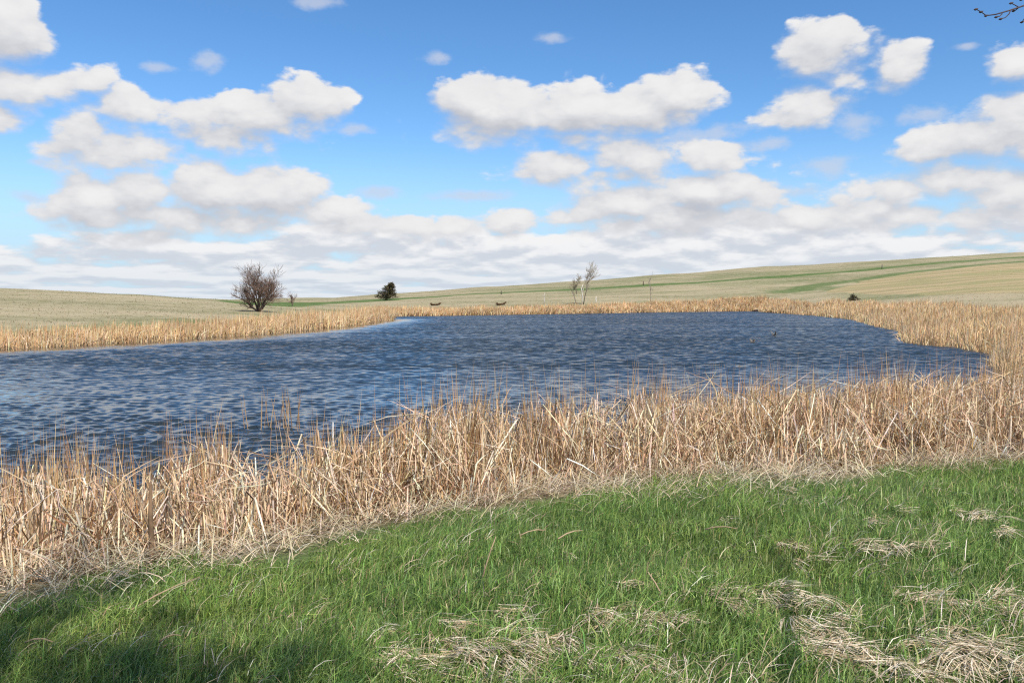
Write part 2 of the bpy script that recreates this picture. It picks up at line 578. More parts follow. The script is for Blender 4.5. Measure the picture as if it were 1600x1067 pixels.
def water_mat():
    m, N = material('pond_water')
    pos = N.n('ShaderNodeNewGeometry').outputs['Position']
    px_, py_, _ = N.sep(pos)
    cr_, cg_, _ = N.sep(N.n('ShaderNodeAttribute', attribute_name='Col').outputs['Vector'])
    v1 = N.xyz(N.m('MULTIPLY', px_, 0.50), py_, 0.0)
    fine_ = N.v('SUBTRACT', N.noise(v1, 7.0, 3.0, 0.6, out=1), (0.5, 0.5, 0.5))
    wide_ = N.v('SUBTRACT', N.noise(v1, 4.4, 3.0, 0.6, out=1), (0.5, 0.5, 0.5))
    gst = N.ss(N.noise(N.v('MULTIPLY', v1, (0.5, 1.0, 1.0)), 0.16, 3.0, 0.55), 0.3, 0.7, 0.75, 1.3)
    # slopes the mesh is too coarse to carry (far water) plus fine ripples everywhere
    sl = N.v('ADD', N.v('MULTIPLY', fine_, (0.30, 0.50, 0.0)), (0.0, 0.0, 0.0))
    fw = N.v('MULTIPLY_ADD', wide_, (0.70, 1.25, 0.0), (0.0, -0.20, 0.0))
    fws = N.v('SCALE', fw); N.put(fws.node.inputs['Scale'], cg_)
    sl = N.v('ADD', sl, fws)
    sls = N.v('SCALE', sl); N.put(sls.node.inputs['Scale'], N.m('MULTIPLY', cr_, gst))
    nrm = N.v('NORMALIZE', N.v('ADD', N.n('ShaderNodeNewGeometry').outputs['Normal'], sls))
    p = N.n('ShaderNodeBsdfPrincipled')
    p.inputs['Base Color'].default_value = (0.020, 0.027, 0.029, 1)
    p.inputs['Roughness'].default_value = 0.07
    p.inputs['IOR'].default_value = 1.333
    N.t.links.new(nrm, p.inputs['Normal'])
    finish(N, p.outputs[0])
    return m


M_GROUND = ground_mat()
M_WATER = water_mat()

# ------------------------------------------------------------------ terrain sheet
azs = np.concatenate([np.linspace(-180, -42, 60, endpoint=False), np.linspace(-42, 42, 400, endpoint=False), np.linspace(42, 180, 60)])
rs = np.concatenate([np.geomspace(0.35, 30, 90, endpoint=False), np.geomspace(30, 430, 270, endpoint=False), np.geomspace(430, 9000, 40)])
AA, RR = np.meshgrid(np.radians(azs), rs)
GX, GY = RR * np.sin(AA), RR * np.cos(AA)
SD = pond_sd(GX, GY)
GZ = T(GX, GY, SD)
FS = front_sd(GX, GY)


def world_line(pts):
    return [tuple(ground_at(px, py, 120.0)[:2]) for px, py in pts]


strip1 = world_line([(400, 475.5), (480, 473.5), (600, 468), (700, 462.3), (850, 454.6), (1000, 446.5), (1187, 434.5), (1375, 419.5), (1600, 402.5)])
strip1.append((strip1[-1][0] + 100, strip1[-1][1] + 40))
strip2 = world_line([(1225, 456), (1270, 448), (1345, 437), (1400, 428.5), (1500, 417), (1600, 408.5)])
strip2.append((strip2[-1][0] + 100, strip2[-1][1] + 40))
patch = world_line([(1235, 457), (1285, 446), (1345, 437.5)])
stub_poly = world_line([(1345, 440), (1400, 431), (1500, 419), (1600, 411)]) + [(600, 420), (300, 90)] + world_line([(1600, 462), (1450, 461), (1340, 459), (1290, 456)])
wob = (fbm(GX / 9, GY / 9, 41, 3) - 0.5)
d1, _ = seg_dist(GX, GY, strip1, False)
d2, _ = seg_dist(GX, GY, strip2, False)
d3, _ = seg_dist(GX, GY, patch, False)
far_ok = (RR > 110)
green = np.maximum.reduce([sstep(7.5, 5.0, d1 + wob * 4) * (1.0 + wob * 0.5), sstep(5.0, 2.8, d2 + wob * 4) * 0.8, sstep(11, 4, d3 + wob * 16) * np.clip((fbm(GX / 4, GY / 6, 43, 3) - 0.30) * 3.0, 0, 0.9)]) * far_ok
meadow = sstep(0.5, -0.4, FS) * sstep(30, 16, RR)
rim = sstep(1.5, 4, SD) * sstep(14, 6, SD) * (RR > 30) * np.clip((fbm(GX / 5, GY / 5, 51, 3) - 0.42) * 3.2, 0, 0.65) * (GX < 40)
olive = np.clip((fbm(GX / 22, GY / 30, 61, 4) - 0.5) * 2.2, 0, 0.35) * far_ok
green = np.clip(np.maximum.reduce([green, meadow, rim, olive]), 0, 1)
stub = inside(GX + wob * 6, GY + wob * 10, stub_poly).astype(float)
litter = np.maximum(sstep(-0.5, 0.3, FS) * (RR < 30), sstep(2.0, 0.3, SD))
green = green * (1 - litter)
nA, nR = len(azs), len(rs)
idx = np.arange(nA * nR).reshape(nR, nA)
q = np.stack([idx[:-1, :-1], idx[:-1, 1:], idx[1:, 1:], idx[1:, :-1]], -1).reshape(-1, 4)[:, ::-1]
V = np.stack([GX, GY, GZ], -1).reshape(-1, 3)
C = np.stack([green, stub, litter], -1).reshape(-1, 3)
ground = link('ground', mesh_np('ground', V, q, np.full(len(q), 4), C, smooth=True), M_GROUND)
tag(ground, kind='structure')

# ------------------------------------------------------------------ pond with wind waves
us = np.concatenate([np.linspace(-6, -0.74, 40, endpoint=False), np.linspace(-0.74, 0.74, 620, endpoint=False), np.linspace(0.74, 6, 40)])
pys = np.concatenate([np.linspace(1400, 812, 14, endpoint=False), np.linspace(812, 482.5, 430)])
Yw = CAMZ * F / (pys - 468.0)
Yw = Yw[Yw < 215]
UU, YY = np.meshgrid(us, Yw)
WX, WY = UU * YY, YY
dYr = np.gradient(Yw)[:, None]
dXr = np.gradient(us)[None, :] * YY
step = np.maximum(np.abs(dYr), np.abs(dXr) * 0.6)
psd = pond_sd(WX, WY)
leftbank = seg_dist(WX, WY, [(-38, 20), (-36, 32), (-24, 39.6), (-20.6, 45.7), (-17.0, 57), (-15.2, 71), (-14.4, 97)], False)[0]
calm = sstep(1.5, 8.5, leftbank + (fbm(WX / 3, WY / 1.5, 71, 2) - 0.5) * 2.5) * sstep(0.0, 1.2, -psd)
calm = 0.06 + 0.94 * calm
gust = 0.75 + 0.5 * fbm(WX / 9, WY / 7, 77, 3)
WZ = np.zeros_like(WX)
farw = sstep(0.05, 0.26, step)
wrng = np.random.default_rng(3)
wave_n = 56
for i in range(wave_n):
    lam = 0.12 * (0.48 / 0.12) ** ((i + wrng.random()) / wave_n)
    ang = R(84) + wrng.normal(0, 0.55)
    k = 2 * math.pi / lam
    amp = 0.056 * lam / (2 * math.pi)
    ph = wrng.random() * 6.283
    fade = np.clip(1.6 - 3.2 * step / lam * 1.0, 0, 1)
    WZ += fade * amp * np.sin(k * (WX * math.cos(ang) + WY * math.sin(ang)) + ph + 1.2 * fbm(WX / 2.2, WY / 2.2, 80 + i % 3, 1))
WZ = (WZ + 0.10 * np.abs(WZ)) * calm * gust
nU, nY = len(us), len(Yw)
idx = np.arange(nU * nY).reshape(nY, nU)
q = np.stack([idx[:-1, :-1], idx[:-1, 1:], idx[1:, 1:], idx[1:, :-1]], -1).reshape(-1, 4)
psdc = 0.25 * (psd[:-1, :-1] + psd[1:, 1:] + psd[:-1, 1:] + psd[1:, :-1]).ravel()
q = q[psdc < 3.0]
V = np.stack([WX, WY, WZ], -1).reshape(-1, 3)
pond = link('pond_water', mesh_np('pond_water', V, q, np.full(len(q), 4), np.stack([calm, farw, calm], -1).reshape(-1, 3), smooth=True), M_WATER)
tag(pond, kind='structure')


# ------------------------------------------------------------------ blades
def ribbons(base, phi, lens, thetas, width, cols, twist=None, floor=None, taper=None, tipcol=None):
    """base (N,3); thetas (N,K) tilt from vertical for each segment; phi (N,) or (N,K) heading"""
    n, K = thetas.shape
    if phi.ndim == 1:
        phi = np.repeat(phi[:, None], K, 1)
    if lens.ndim == 1:
        lens = np.repeat((lens / K)[:, None], K, 1)
    d = np.stack([np.sin(thetas) * np.cos(phi), np.sin(thetas) * np.sin(phi), np.cos(thetas)], -1) * lens[..., None]
    P = np.concatenate([np.zeros((n, 1, 3)), np.cumsum(d, 1)], 1) + base[:, None, :]
    if floor is not None:
        P[..., 2] = np.maximum(P[..., 2], floor[:, None] + 0.008)
    if twist is None:
        twist = rng.uniform(0, math.pi, n)
    w0 = np.stack([np.cos(twist), np.sin(twist), 0 * twist], -1)[:, None, :]
    t = d / (np.linalg.norm(d, axis=-1, keepdims=True) + 1e-9)
    t = np.concatenate([t, t[:, -1:]], 1)
    w = w0 - (w0 * t).sum(-1, keepdims=True) * t
    ln = np.linalg.norm(w, axis=-1, keepdims=True)
    alt = np.cross(t, np.broadcast_to(np.array([0.0, 0, 1.0]), t.shape)) + 1e-6
    w = np.where(ln > 0.25, w / (ln + 1e-9), alt / np.linalg.norm(alt, axis=-1, keepdims=True))
    if taper is None:
        taper = np.linspace(1, 0, K + 1) ** 0.5
    ww = width[:, None, None] * 0.5 * np.asarray(taper)[None, :, None]
    A, B = P - w * ww, P + w * ww
    # K quads with a pointed tip
    verts = np.concatenate([np.stack([A[:, :K], B[:, :K]], 2).reshape(n, 2 * K, 3), P[:, K:K + 1]], 1)
    nv = 2 * K + 1
    off = (np.arange(n) * nv)[:, None]
    flat, sizes = [], []
    quad = np.array([[2 * k, 2 * k + 1, 2 * k + 3, 2 * k + 2] for k in range(K - 1)]).reshape(-1)
    one = np.concatenate([quad, [2 * K - 2, 2 * K - 1, 2 * K]]).astype(np.int64)
    ff = (off + one[None, :]).reshape(-1)
    fs = np.tile(np.array([4] * (K - 1) + [3]), n)
    cc = np.repeat(cols[:, None, :], nv, 1)
    if tipcol is not None:
        s = np.concatenate([np.repeat(np.arange(K) / K, 2), [1.0]])[None, :, None]
        cc = cc * (1 - s) + tipcol[:, None, :] * s
    return verts.reshape(-1, 3), ff, fs, cc.reshape(-1, 3)


def join(parts):
    vs, ff, fs, cc, o = [], [], [], [], 0
    for v, f, s, c_ in parts:
        vs.append(v); ff.append(f + o); fs.append(s); cc.append(c_); o += len(v)
    return np.concatenate(vs), np.concatenate(ff), np.concatenate(fs), np.concatenate(cc)


def jitter(c_, n, s=0.15, hue=0.06):
    k = np.exp(rng.normal(0, s, (n, 1)))
    return np.clip(np.array(c_)[None, :] * k * (1 + rng.normal(0, hue, (n, 3))), 0.01, 0.8)


def palette(cols, n, s=0.15, hue=0.05, p=None):
    c_ = np.array(cols)[rng.choice(len(cols), n, p=p)]
    return np.clip(c_ * np.exp(rng.normal(0, s, (n, 1))) * (1 + rng.normal(0, hue, (n, 3))), 0.01, 0.85)


def stuff(name, parts, mat, label, cat):
    v, f, s, c_ = join(parts)
    o = link(name, mesh_np(name, v, f, s, c_), mat)
    return tag(o, label, cat, kind='stuff')


STRAWS = [(0.71, 0.53, 0.345), (0.66, 0.475, 0.295), (0.77, 0.64, 0.475), (0.54, 0.365, 0.21)]
GOLDS = [(0.48, 0.285, 0.125), (0.55, 0.345, 0.165), (0.38, 0.215, 0.092), (0.60, 0.42, 0.235)]
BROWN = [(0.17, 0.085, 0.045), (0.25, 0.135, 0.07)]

# --- green spring grass round the viewpoint
NG = 340000
u_ = rng.uniform(-0.86, 0.86, NG)
Y_ = 2.3 * (13.0 / 2.3) ** (rng.random(NG) ** 0.82)
gx, gy = u_ * Y_, Y_
fs_ = front_sd(gx, gy)
dens = fbm(gx * 1.1, gy * 1.1, 91, 3)
keep = (fs_ < -0.10 + (dens - 0.5) * 2.0) & (rng.random(NG) < np.clip(0.55 + (dens - 0.32) * 2.4, 0.45, 1))
# a thinner continuation to both sides and behind
NS = 40000
ra = rng.uniform(0.4, 12, NS); aa = rng.uniform(-math.pi, math.pi, NS)
bx, by = ra * np.sin(aa), ra * np.cos(aa)
kb = (np.abs(bx) > 0.84 * by) & (front_sd(bx, by) < 0)
gx = np.concatenate([gx[keep], bx[kb]]); gy = np.concatenate([gy[keep], by[kb]])
n = len(gx)
gz = T(gx, gy) - 0.01
dens = fbm(gx * 1.1, gy * 1.1, 91, 3)
clump = fbm(gx * 4.0, gy * 4.0, 95, 2)
hgt = (0.045 + 0.035 * dens + 0.10 * clump) * np.exp(rng.normal(0, 0.3, n)) * (0.75 + 0.25 * sstep(0.2, -1.2, front_sd(gx, gy)))
th0 = np.abs(rng.normal(0.15, 0.22, n)); th1 = th0 + np.abs(rng.normal(0.35, 0.35, n)); th2 = th1 + np.abs(rng.normal(0.45, 0.4, n))
hd = rng.normal(0.2, 1.3, n)
gc = palette([(0.134, 0.222, 0.048), (0.170, 0.268, 0.064), (0.106, 0.182, 0.042), (0.225, 0.305, 0.09)], n, 0.20, 0.08)
gc *= (0.72 + 0.62 * clump)[:, None]
yel = np.clip((fbm(gx * 0.55 + 3, gy * 0.55, 97, 3) - 0.42) * 3, 0, 1)[:, None]
gc = gc * (1 - yel * 0.55) + gc * np.array([[1.35, 1.12, 1.0]]) * yel * 0.55
drymix = (rng.random(n) < 0.035 + 0.05 * (dens < 0.42))
gc[drymix] = palette([(0.36, 0.29, 0.15), (0.45, 0.36, 0.21)], int(drymix.sum()))
tip = gc * np.array([1.25, 1.18, 1.1])
P1 = ribbons(np.stack([gx, gy, gz], -1), hd, hgt, np.stack([th0, th1, th2], -1)[:, [0, 2]], rng.uniform(0.0032, 0.0062, n) * np.where(rng.random(n) < 0.12, 1.7, 1.0), gc, tipcol=tip, taper=[1, 0.8, 0])
stuff('meadow_grass', [P1], M_GRASS, 'short bright green spring grass covering the foreground', 'grass')


# --- near reed bed
def reed_h(x, y):
    base = np.interp(x, [-8, -4.5, -2.5, -1.0, 0.3, 1.2, 3, 8], [0.80, 0.86, 0.97, 1.06, 1.12, 1.16, 1.06, 1.08])
    return base * np.minimum(0.52 + 0.86 * fbm(x * 1.1, y * 1.1, 101, 3), 1.12)


def reed_points(n, lo, hi, sdmin, xr=(-11, 12), yr=(3.0, 19.0)):
    X, Y2 = [], []
    while sum(map(len, X)) < n:
        x = rng.uniform(*xr, 40000); y = rng.uniform(*yr, 40000)
        f = front_sd(x, y); s = pond_sd(x, y)
        cl = fbm(x * 1.6, y * 1.6, 111, 3)
        edge = sstep(sdmin, sdmin + 1.6, s + (cl - 0.5) * 2.6)
        pr = edge * np.clip((cl - 0.40) * 4.6, 0.05, 1)
        k = (f > lo) & (f < hi) & (s > sdmin) & (rng.random(len(x)) < pr) & (np.abs(x) < 0.80 * y + 2.0) & ~((x / y > -0.33) & (x / y < -0.235) & (s < 0.25))
        X.append(x[k]); Y2.append(y[k])
    return np.concatenate(X)[:n], np.concatenate(Y2)[:n]


def reed_bed():
    parts = []
    # upright leaves and stems, golden
    x, y = reed_points(8200, 0.6, 9, -1.8)
    n = len(x); g = T(x, y); h = reed_h(x, y) * rng.uniform(0.55, 1.32, n)
    z = np.minimum(g, 9)
    sub = np.maximum(0.0, -g)
    hd = rng.normal(0.1, 1.4, n) + np.where(rng.random(n) < 0.4, math.pi, 0)
    t0 = np.abs(rng.normal(0, 0.075, n)); dt = np.abs(rng.normal(0.0, 0.035, n))
    th = np.stack([t0 + dt * k for k in range(4)], -1)
    parts.append(ribbons(np.stack([x, y, z - 0.03], -1), hd, h + sub, th, rng.uniform(0.0045, 0.010, n), palette(GOLDS, n, 0.2), taper=[1, 0.95, 0.85, 0.7, 0.3]))
    # sheaves of stems that still stand together, so that the top of the bed is ragged
    cx_, cy_ = reed_points(150, 0.8, 9, -1.9)
    per = 26
    x = np.repeat(cx_, per) + rng.normal(0, 0.055, 150 * per); y = np.repeat(cy_, per) + rng.normal(0, 0.055, 150 * per)
    n = len(x); g = T(x, y)
    h = np.repeat(reed_h(cx_, cy_) * rng.uniform(0.85, 1.28, 150), per) * rng.uniform(0.55, 1.0, n) + np.maximum(0, -g)
    t0 = np.repeat(np.abs(rng.normal(0.0, 0.13, 150)), per) + np.abs(rng.normal(0, 0.05, n))
    hd = np.repeat(rng.uniform(0, 6.28, 150), per) + rng.normal(0, 0.4, n)
    th = np.stack([t0, t0 + 0.02, t0 + np.where(rng.random(n) < 0.2, rng.uniform(0.8, 2.4, n), 0.05)], -1)
    ln = np.stack([h * 0.45, h * 0.30, h * 0.25], -1)
    parts.append(ribbons(np.stack([x, y, g - 0.03], -1), hd, ln, th, rng.uniform(0.006, 0.012, n), palette(GOLDS + STRAWS[:1], n, 0.2), taper=[1, 0.95, 0.8, 0.35]))
    # bent and folded leaves, pale: they rise together in sheaves, snap and hang down
    x, y = reed_points(26000, -0.05, 9, -1.1)
    n = len(x); g = T(x, y); H = reed_h(x, y)
    fr = front_sd(x, y)
    sheaf = 6.28 * (fbm(x * 2.2, y * 2.2, 201, 2) * 2.2)
    lean_ = fbm(x * 1.9 + 7, y * 1.9, 205, 2)
    up = H * rng.uniform(0.28, 0.90, n) * (0.50 + 0.50 * sstep(0.0, 1.1, fr)) + np.maximum(0, -g)
    dn = up * rng.uniform(0.45, 1.05, n)
    t0 = np.abs(rng.normal(0.10, 0.12, n)) + 0.55 * np.clip(lean_ - 0.42, 0, 1); t1 = t0 + np.abs(rng.normal(0.08, 0.12, n))
    snap = rng.choice([0, 1, 2], n, p=[0.18, 0.60, 0.22])
    kink = np.where(snap == 0, t1 + 0.1, np.where(snap == 1, rng.uniform(2.2, 2.95, n), rng.uniform(1.1, 2.1, n)))
    hd = np.where(rng.random(n) < 0.72, sheaf + rng.normal(0, 0.45, n), rng.normal(-0.3, 0.9, n))
    hd2 = hd + rng.normal(0, 0.45, n)
    dn = np.where(snap == 0, up * 0.12, dn)
    th = np.stack([t0, t1, kink, np.minimum(kink + rng.uniform(-0.1, 0.25, n), 3.0)], -1)
    ln = np.stack([up / 2, up / 2, dn / 2, dn / 2], -1)
    parts.append(ribbons(np.stack([x, y, g - 0.03], -1), np.stack([hd, hd, hd2, hd2], -1), ln, th, rng.uniform(0.0065, 0.016, n),
                         palette(STRAWS, n, 0.22), floor=g + rng.uniform(0, 0.05, n), taper=[1, 1, 0.95, 0.85, 0.3]))
    # straight broken stems, most of them steep, a few fallen right over
    x, y = reed_points(6500, -0.1, 9, -1.3)
    n = len(x); g = T(x, y); H = reed_h(x, y)
    flat_ = rng.random(n) < 0.16
    t0 = np.where(flat_, rng.uniform(0.6, 1.25, n), np.abs(rng.normal(0.12, 0.20, n)))
    L = H * rng.uniform(0.4, 0.95, n) * (0.6 + 0.4 * sstep(0.0, 1.0, front_sd(x, y)))
    hd = np.where(rng.random(n) < 0.55, rng.normal(-0.2, 0.8, n), rng.uniform(0, 6.28, n))
    z = g + rng.uniform(0, 0.5, n) * np.minimum(1, H * 0.7) * flat_ * sstep(0.1, 0.9, front_sd(x, y))
    th = np.stack([t0, t0 + rng.normal(0, 0.05, n)], -1)
    parts.append(ribbons(np.stack([x, y, z - 0.02], -1), hd, L, th, rng.uniform(0.007, 0.016, n), palette(STRAWS + GOLDS[:1], n, 0.18), floor=g, taper=[1, 0.9, 0.5]))
    # dark brown thatch low inside the bed
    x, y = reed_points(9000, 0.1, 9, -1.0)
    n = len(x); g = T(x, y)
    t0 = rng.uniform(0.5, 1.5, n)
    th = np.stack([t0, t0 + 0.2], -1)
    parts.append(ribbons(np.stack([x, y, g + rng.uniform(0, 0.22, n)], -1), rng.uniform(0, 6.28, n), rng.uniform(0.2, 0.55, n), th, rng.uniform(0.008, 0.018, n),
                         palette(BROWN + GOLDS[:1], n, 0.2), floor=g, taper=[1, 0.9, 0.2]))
    return parts


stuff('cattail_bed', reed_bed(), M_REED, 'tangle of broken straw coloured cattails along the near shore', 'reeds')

# --- flattened straw where reeds and meadow meet
n0 = 130000
x = rng.uniform(-9, 12, n0); y = rng.uniform(3, 15, n0)
f = front_sd(x, y)
mat_n = fbm(x * 1.3, y * 1.3, 121, 3)
k = (rng.random(n0) < np.exp(-((f + 0.10) / (0.28 + 0.95 * mat_n ** 2 + 0.16 * (x > -0.6))) ** 2) * np.clip(mat_n * 2.4 - 0.30, 0.15, 1))
x, y = x[k], y[k]; n = len(x); g = T(x, y)
t0 = rng.uniform(0.9, 1.5, n)
th = np.stack([t0 - 0.2, t0 + 0.15, t0 + 0.4], -1)
PL = ribbons(np.stack([x, y, g + rng.uniform(0.0, 0.11, n)], -1), rng.normal(0.0, 1.1, n) + np.where(rng.random(n) < 0.35, math.pi, 0), rng.uniform(0.12, 0.5, n), th,
             rng.uniform(0.003, 0.008, n), palette([(0.60, 0.49, 0.33), (0.52, 0.41, 0.26), (0.66, 0.56, 0.41), (0.42, 0.33, 0.2)], n, 0.16), floor=g, taper=[1, 0.9, 0.7, 0.1])
# loose dead blades lying in the grass, thick towards the lower right
n0 = 30000
u_ = rng.uniform(-0.8, 0.8, n0); y2 = rng.uniform(2.5, 9.5, n0); x2 = u_ * y2
mat_n = fbm(x2 * 1.7, y2 * 1.7, 131, 3)
wgt = np.clip((mat_n - 0.52) * 1.5 + 0.40 * sstep(-0.7, 1.2, x2) * sstep(5.6, 3.6, y2) * sstep(0.40, 0.58, mat_n) + 0.01, 0, 0.8)
k = (rng.random(n0) < wgt * 0.8) & (front_sd(x2, y2) < 0.1)
x2, y2 = x2[k], y2[k]; n = len(x2); g = T(x2, y2)
t0 = rng.uniform(0.3, 1.2, n)
th = np.stack([t0, t0 + 0.35, t0 + 0.8], -1)
PL2 = ribbons(np.stack([x2, y2, g + 0.05], -1), rng.normal(0.1, 0.9, n), rng.uniform(0.07, 0.22, n), th, rng.uniform(0.003, 0.006, n),
              palette([(0.58, 0.48, 0.34), (0.48, 0.38, 0.25), (0.66, 0.57, 0.43), (0.38, 0.30, 0.18)], n, 0.16), floor=g + 0.03, taper=[1, 0.9, 0.7, 0.1])
stuff('straw_litter', [PL, PL2], M_STRAW, 'flattened dead straw matted between the reeds and green grass', 'straw')


# --- reeds on the other banks
def bank_reeds(name, n0, box, test, hfun, label, wmul=1.0, lean=0.0):
    x0, x1, y0, y1 = box
    x = rng.uniform(x0, x1, n0); y = y0 * (y1 / y0) ** rng.random(n0)
    s = pond_sd(x, y)
    k = test(x, y, s)
    x, y, s = x[k], y[k], s[k]
    n = len(x); g = T(x, y)
    h = hfun(x, y, s) * rng.uniform(0.40, 1.15, n) * (0.62 + 0.76 * fbm(x * 0.6, y * 0.6, 141, 3))
    bent = rng.random(n) < 0.50
    t0 = np.abs(rng.normal(0.0, 0.14, n)) + bent * rng.uniform(0.1, 0.5, n)
    t1 = t0 + np.abs(rng.normal(0, 0.08, n)) + bent * rng.uniform(0.4, 1.5, n)
    hd = np.where(rng.random(n) < 0.6, rng.normal(lean, 0.9, n), rng.uniform(0, 6.28, n))
    c_ = palette([(0.62, 0.42, 0.215), (0.67, 0.48, 0.27), (0.56, 0.36, 0.175), (0.70, 0.54, 0.34), (0.47, 0.29, 0.135)], n, 0.18)
    c_ *= (0.70 + 0.62 * fbm(x * 0.35, y * 0.35, 151, 3))[:, None]
    w = (0.012 + 0.00042 * y) * rng.uniform(0.7, 1.4, n) * wmul
    th = np.stack([t0, t1], -1)
    tw = np.arctan2(-x, y) + rng.normal(0, 0.6, n)
    p = ribbons(np.stack([x, y, np.maximum(g, -0.3) - 0.03], -1), hd, h + np.maximum(0, -g), th, w, c_, twist=tw, taper=[1, 0.9, 0.2])
    return stuff(name, [p], M_REED, label, 'reeds')


bank_reeds('left_bank_reeds', 330000, (-62, -13.5, 18, 112),
           lambda x, y, s: (s > -0.7) & (s < 3.4 + 2.2 * (fbm(x / 5, y / 5, 161, 2) - 0.5)) & (x < -13) & (x > -0.85 * y - 6) & ((y < 112)),
           lambda x, y, s: 0.82 + 0.38 * sstep(45, 75, y), 'tan reeds standing along the left bank beyond the water')
bank_reeds('far_bank_reeds', 300000, (-20, 52, 110, 182),
           lambda x, y, s: (s > -0.5) & (s < 4.5 + 1 * sstep(34, 48, x) * sstep(165, 172, y)) & (x > -19) & (y > 110 + 0 * x) & (x - (y - 118) < 26),
           lambda x, y, s: 1.05 + 0.0 * x, 'low strip of tan reeds along the far bank', 1.1)
bank_reeds('right_bank_reeds', 520000, (8, 92, 14.5, 170),
           lambda x, y, s: (s > -0.6) & (s < 9 + 16 * sstep(90, 40, y) + 6 * (fbm(x / 6, y / 6, 171, 2) - 0.5)) & (x - (y - 118) > 26 - 60 * (y < 100)) & (x > 0.28 * y) & (x < 0.74 * y + 6) & (front_sd(x, y) > 0.3),
           lambda x, y, s: 0.95 - 0.1 * sstep(110, 160, y), 'broad marsh of tan reeds on the right bank', 1.0, 0.2)

# --- dry bunch grass on the hills
n0 = 80000
u_ = rng.uniform(-0.80, 0.80, n0); Y_ = np.exp(rng.uniform(math.log(38), math.log(430), n0))
x = u_ * Y_; y = Y_
s = pond_sd(x, y)
i1, _ = seg_dist(x, y, strip1, False); i2, _ = seg_dist(x, y, strip2, False); i3, _ = seg_dist(x, y, patch, False)
st_ = inside(x, y, stub_poly)
k = (s > 3.0) & (i1 > 7.5) & (i2 > 5) & (i3 > 9 + 10 * rng.random(n0)) & (~st_ | (rng.random(n0) < 0.15)) & (rng.random(n0) < 0.75)
x, y = x[k], y[k]; n = len(x); g = T(x, y)
big = fbm(x / 26, y / 9, 181, 4)
c_ = palette([(0.36, 0.30, 0.19), (0.41, 0.345, 0.23), (0.32, 0.275, 0.165), (0.29, 0.26, 0.15)], n, 0.06)
c_ *= (0.62 + 0.76 * big)[:, None]
olv = np.clip((fbm(x / 12, y / 20, 191, 3) - 0.48) * 4, 0, 1)[:, None]
c_ = 1.2 * c_ * (1 - olv * np.array([[0.20, 0.13, 0.22]]))
hh = rng.uniform(0.05, 0.18, n) * (0.7 + 0.6 * big)
th = np.abs(rng.normal(0.75, 0.35, n))[:, None] + np.array([[0.0, 0.4]])
p = ribbons(np.stack([x, y, g - 0.02], -1), rng.normal(-1.2, 1.2, n), hh, th, (0.016 + 0.0005 * y) * rng.uniform(0.7, 1.5, n), c_, twist=np.arctan2(-x, y) + rng.normal(0, 0.7, n), taper=[1, 0.7, 0])
stuff('prairie_grass', [p], M_PRAIRIE, 'dry olive tan bunch grass covering the low hills', 'grass')


# ------------------------------------------------------------------ trees
def tube(paths, sides):
    """list of (points, radii) -> one set of tapered tubes"""
    vs, fl, o = [], [], 0
    for pts, rad in paths:
        pts = np.array(pts, float); rad = np.array(rad, float)
        m_ = len(pts)
        t = np.gradient(pts, axis=0); t /= np.linalg.norm(t, axis=1, keepdims=True) + 1e-9
        ref = np.array([0.31, 0.83, 0.46])
        a = np.cross(t, ref); a /= np.linalg.norm(a, axis=1, keepdims=True) + 1e-9
        b = np.cross(t, a)
        an = np.arange(sides) / sides * 2 * math.pi
        ring = pts[:, None, :] + rad[:, None, None] * (np.cos(an)[None, :, None] * a[:, None, :] + np.sin(an)[None, :, None] * b[:, None, :])
        vs.append(ring.reshape(-1, 3))
        for i in range(m_ - 1):
            for j in range(sides):
                fl.append((o + i * sides + j, o + i * sides + (j + 1) % sides, o + (i + 1) * sides + (j + 1) % sides, o + (i + 1) * sides + j))
        o += m_ * sides
    return np.concatenate(vs), np.array(fl, np.int64)


def tube_mesh(name, paths, sides, color, var=0.15, caps=True):
    v, f_ = tube(paths, sides)
    c_ = np.concatenate([np.repeat(np.array(color)[None, :] * math.exp(random.gauss(0, var)), len(p_[0]) * sides, 0) for p_ in paths])
    flat = f_.ravel(); sizes = np.full(len(f_), 4)
    if caps:
        o = 0; cap = []
        for pts, rad in paths:
            cap.append(np.arange(o, o + sides)[::-1]); cap.append(np.arange(o + (len(pts) - 1) * sides, o + len(pts) * sides)); o += len(pts) * sides
        flat = np.concatenate([flat] + cap); sizes = np.concatenate([sizes, np.full(len(cap), sides)])
    return mesh_np(name, v, flat, sizes, c_, smooth=True)


def grow(start, direc, length, radius, level, maxlevel, out, rnd, spread=0.6, up=0.25, wind=(0, 0, 0), nseg=5, kids=(3, 5), crook=0.22, ok=None, shrink=0.62, rmin=0.0035):
    pts = [Vector(start)]; rad = [radius]
    d = Vector(direc).normalized()
    dirs = [d.copy()]
    for i in range(nseg):
        d = (d + Vector((rnd.gauss(0, crook), rnd.gauss(0, crook), rnd.gauss(0, crook) + up * 0.5)) * 0.5 + Vector(wind) * 0.25).normalized()
        pts.append(pts[-1] + d * (length / nseg))
        rad.append(max(radius * (1 - 0.72 * (i + 1) / nseg), rmin))
        dirs.append(d.copy())
    if ok is not None and not all(ok(p_) for p_ in pts):
        return
    out.append((level, [tuple(p_) for p_ in pts], rad))
    if level >= maxlevel:
        return
    for _ in range(rnd.randint(*kids)):
        t = rnd.uniform(0.25, 1.0)
        i = min(int(t * nseg), nseg - 1)
        base = pts[i].lerp(pts[i + 1], t * nseg - i)
        ax = Vector((rnd.gauss(0, 1), rnd.gauss(0, 1), rnd.gauss(0, 1))).normalized()
        nd = (dirs[i + 1] + ax * spread).normalized()
        grow(base, nd, length * shrink * rnd.uniform(0.7, 1.15), rad[i] * 0.62, level + 1, maxlevel, out, rnd, spread, up, wind, max(3, nseg - 1), kids, crook, ok, shrink, rmin)


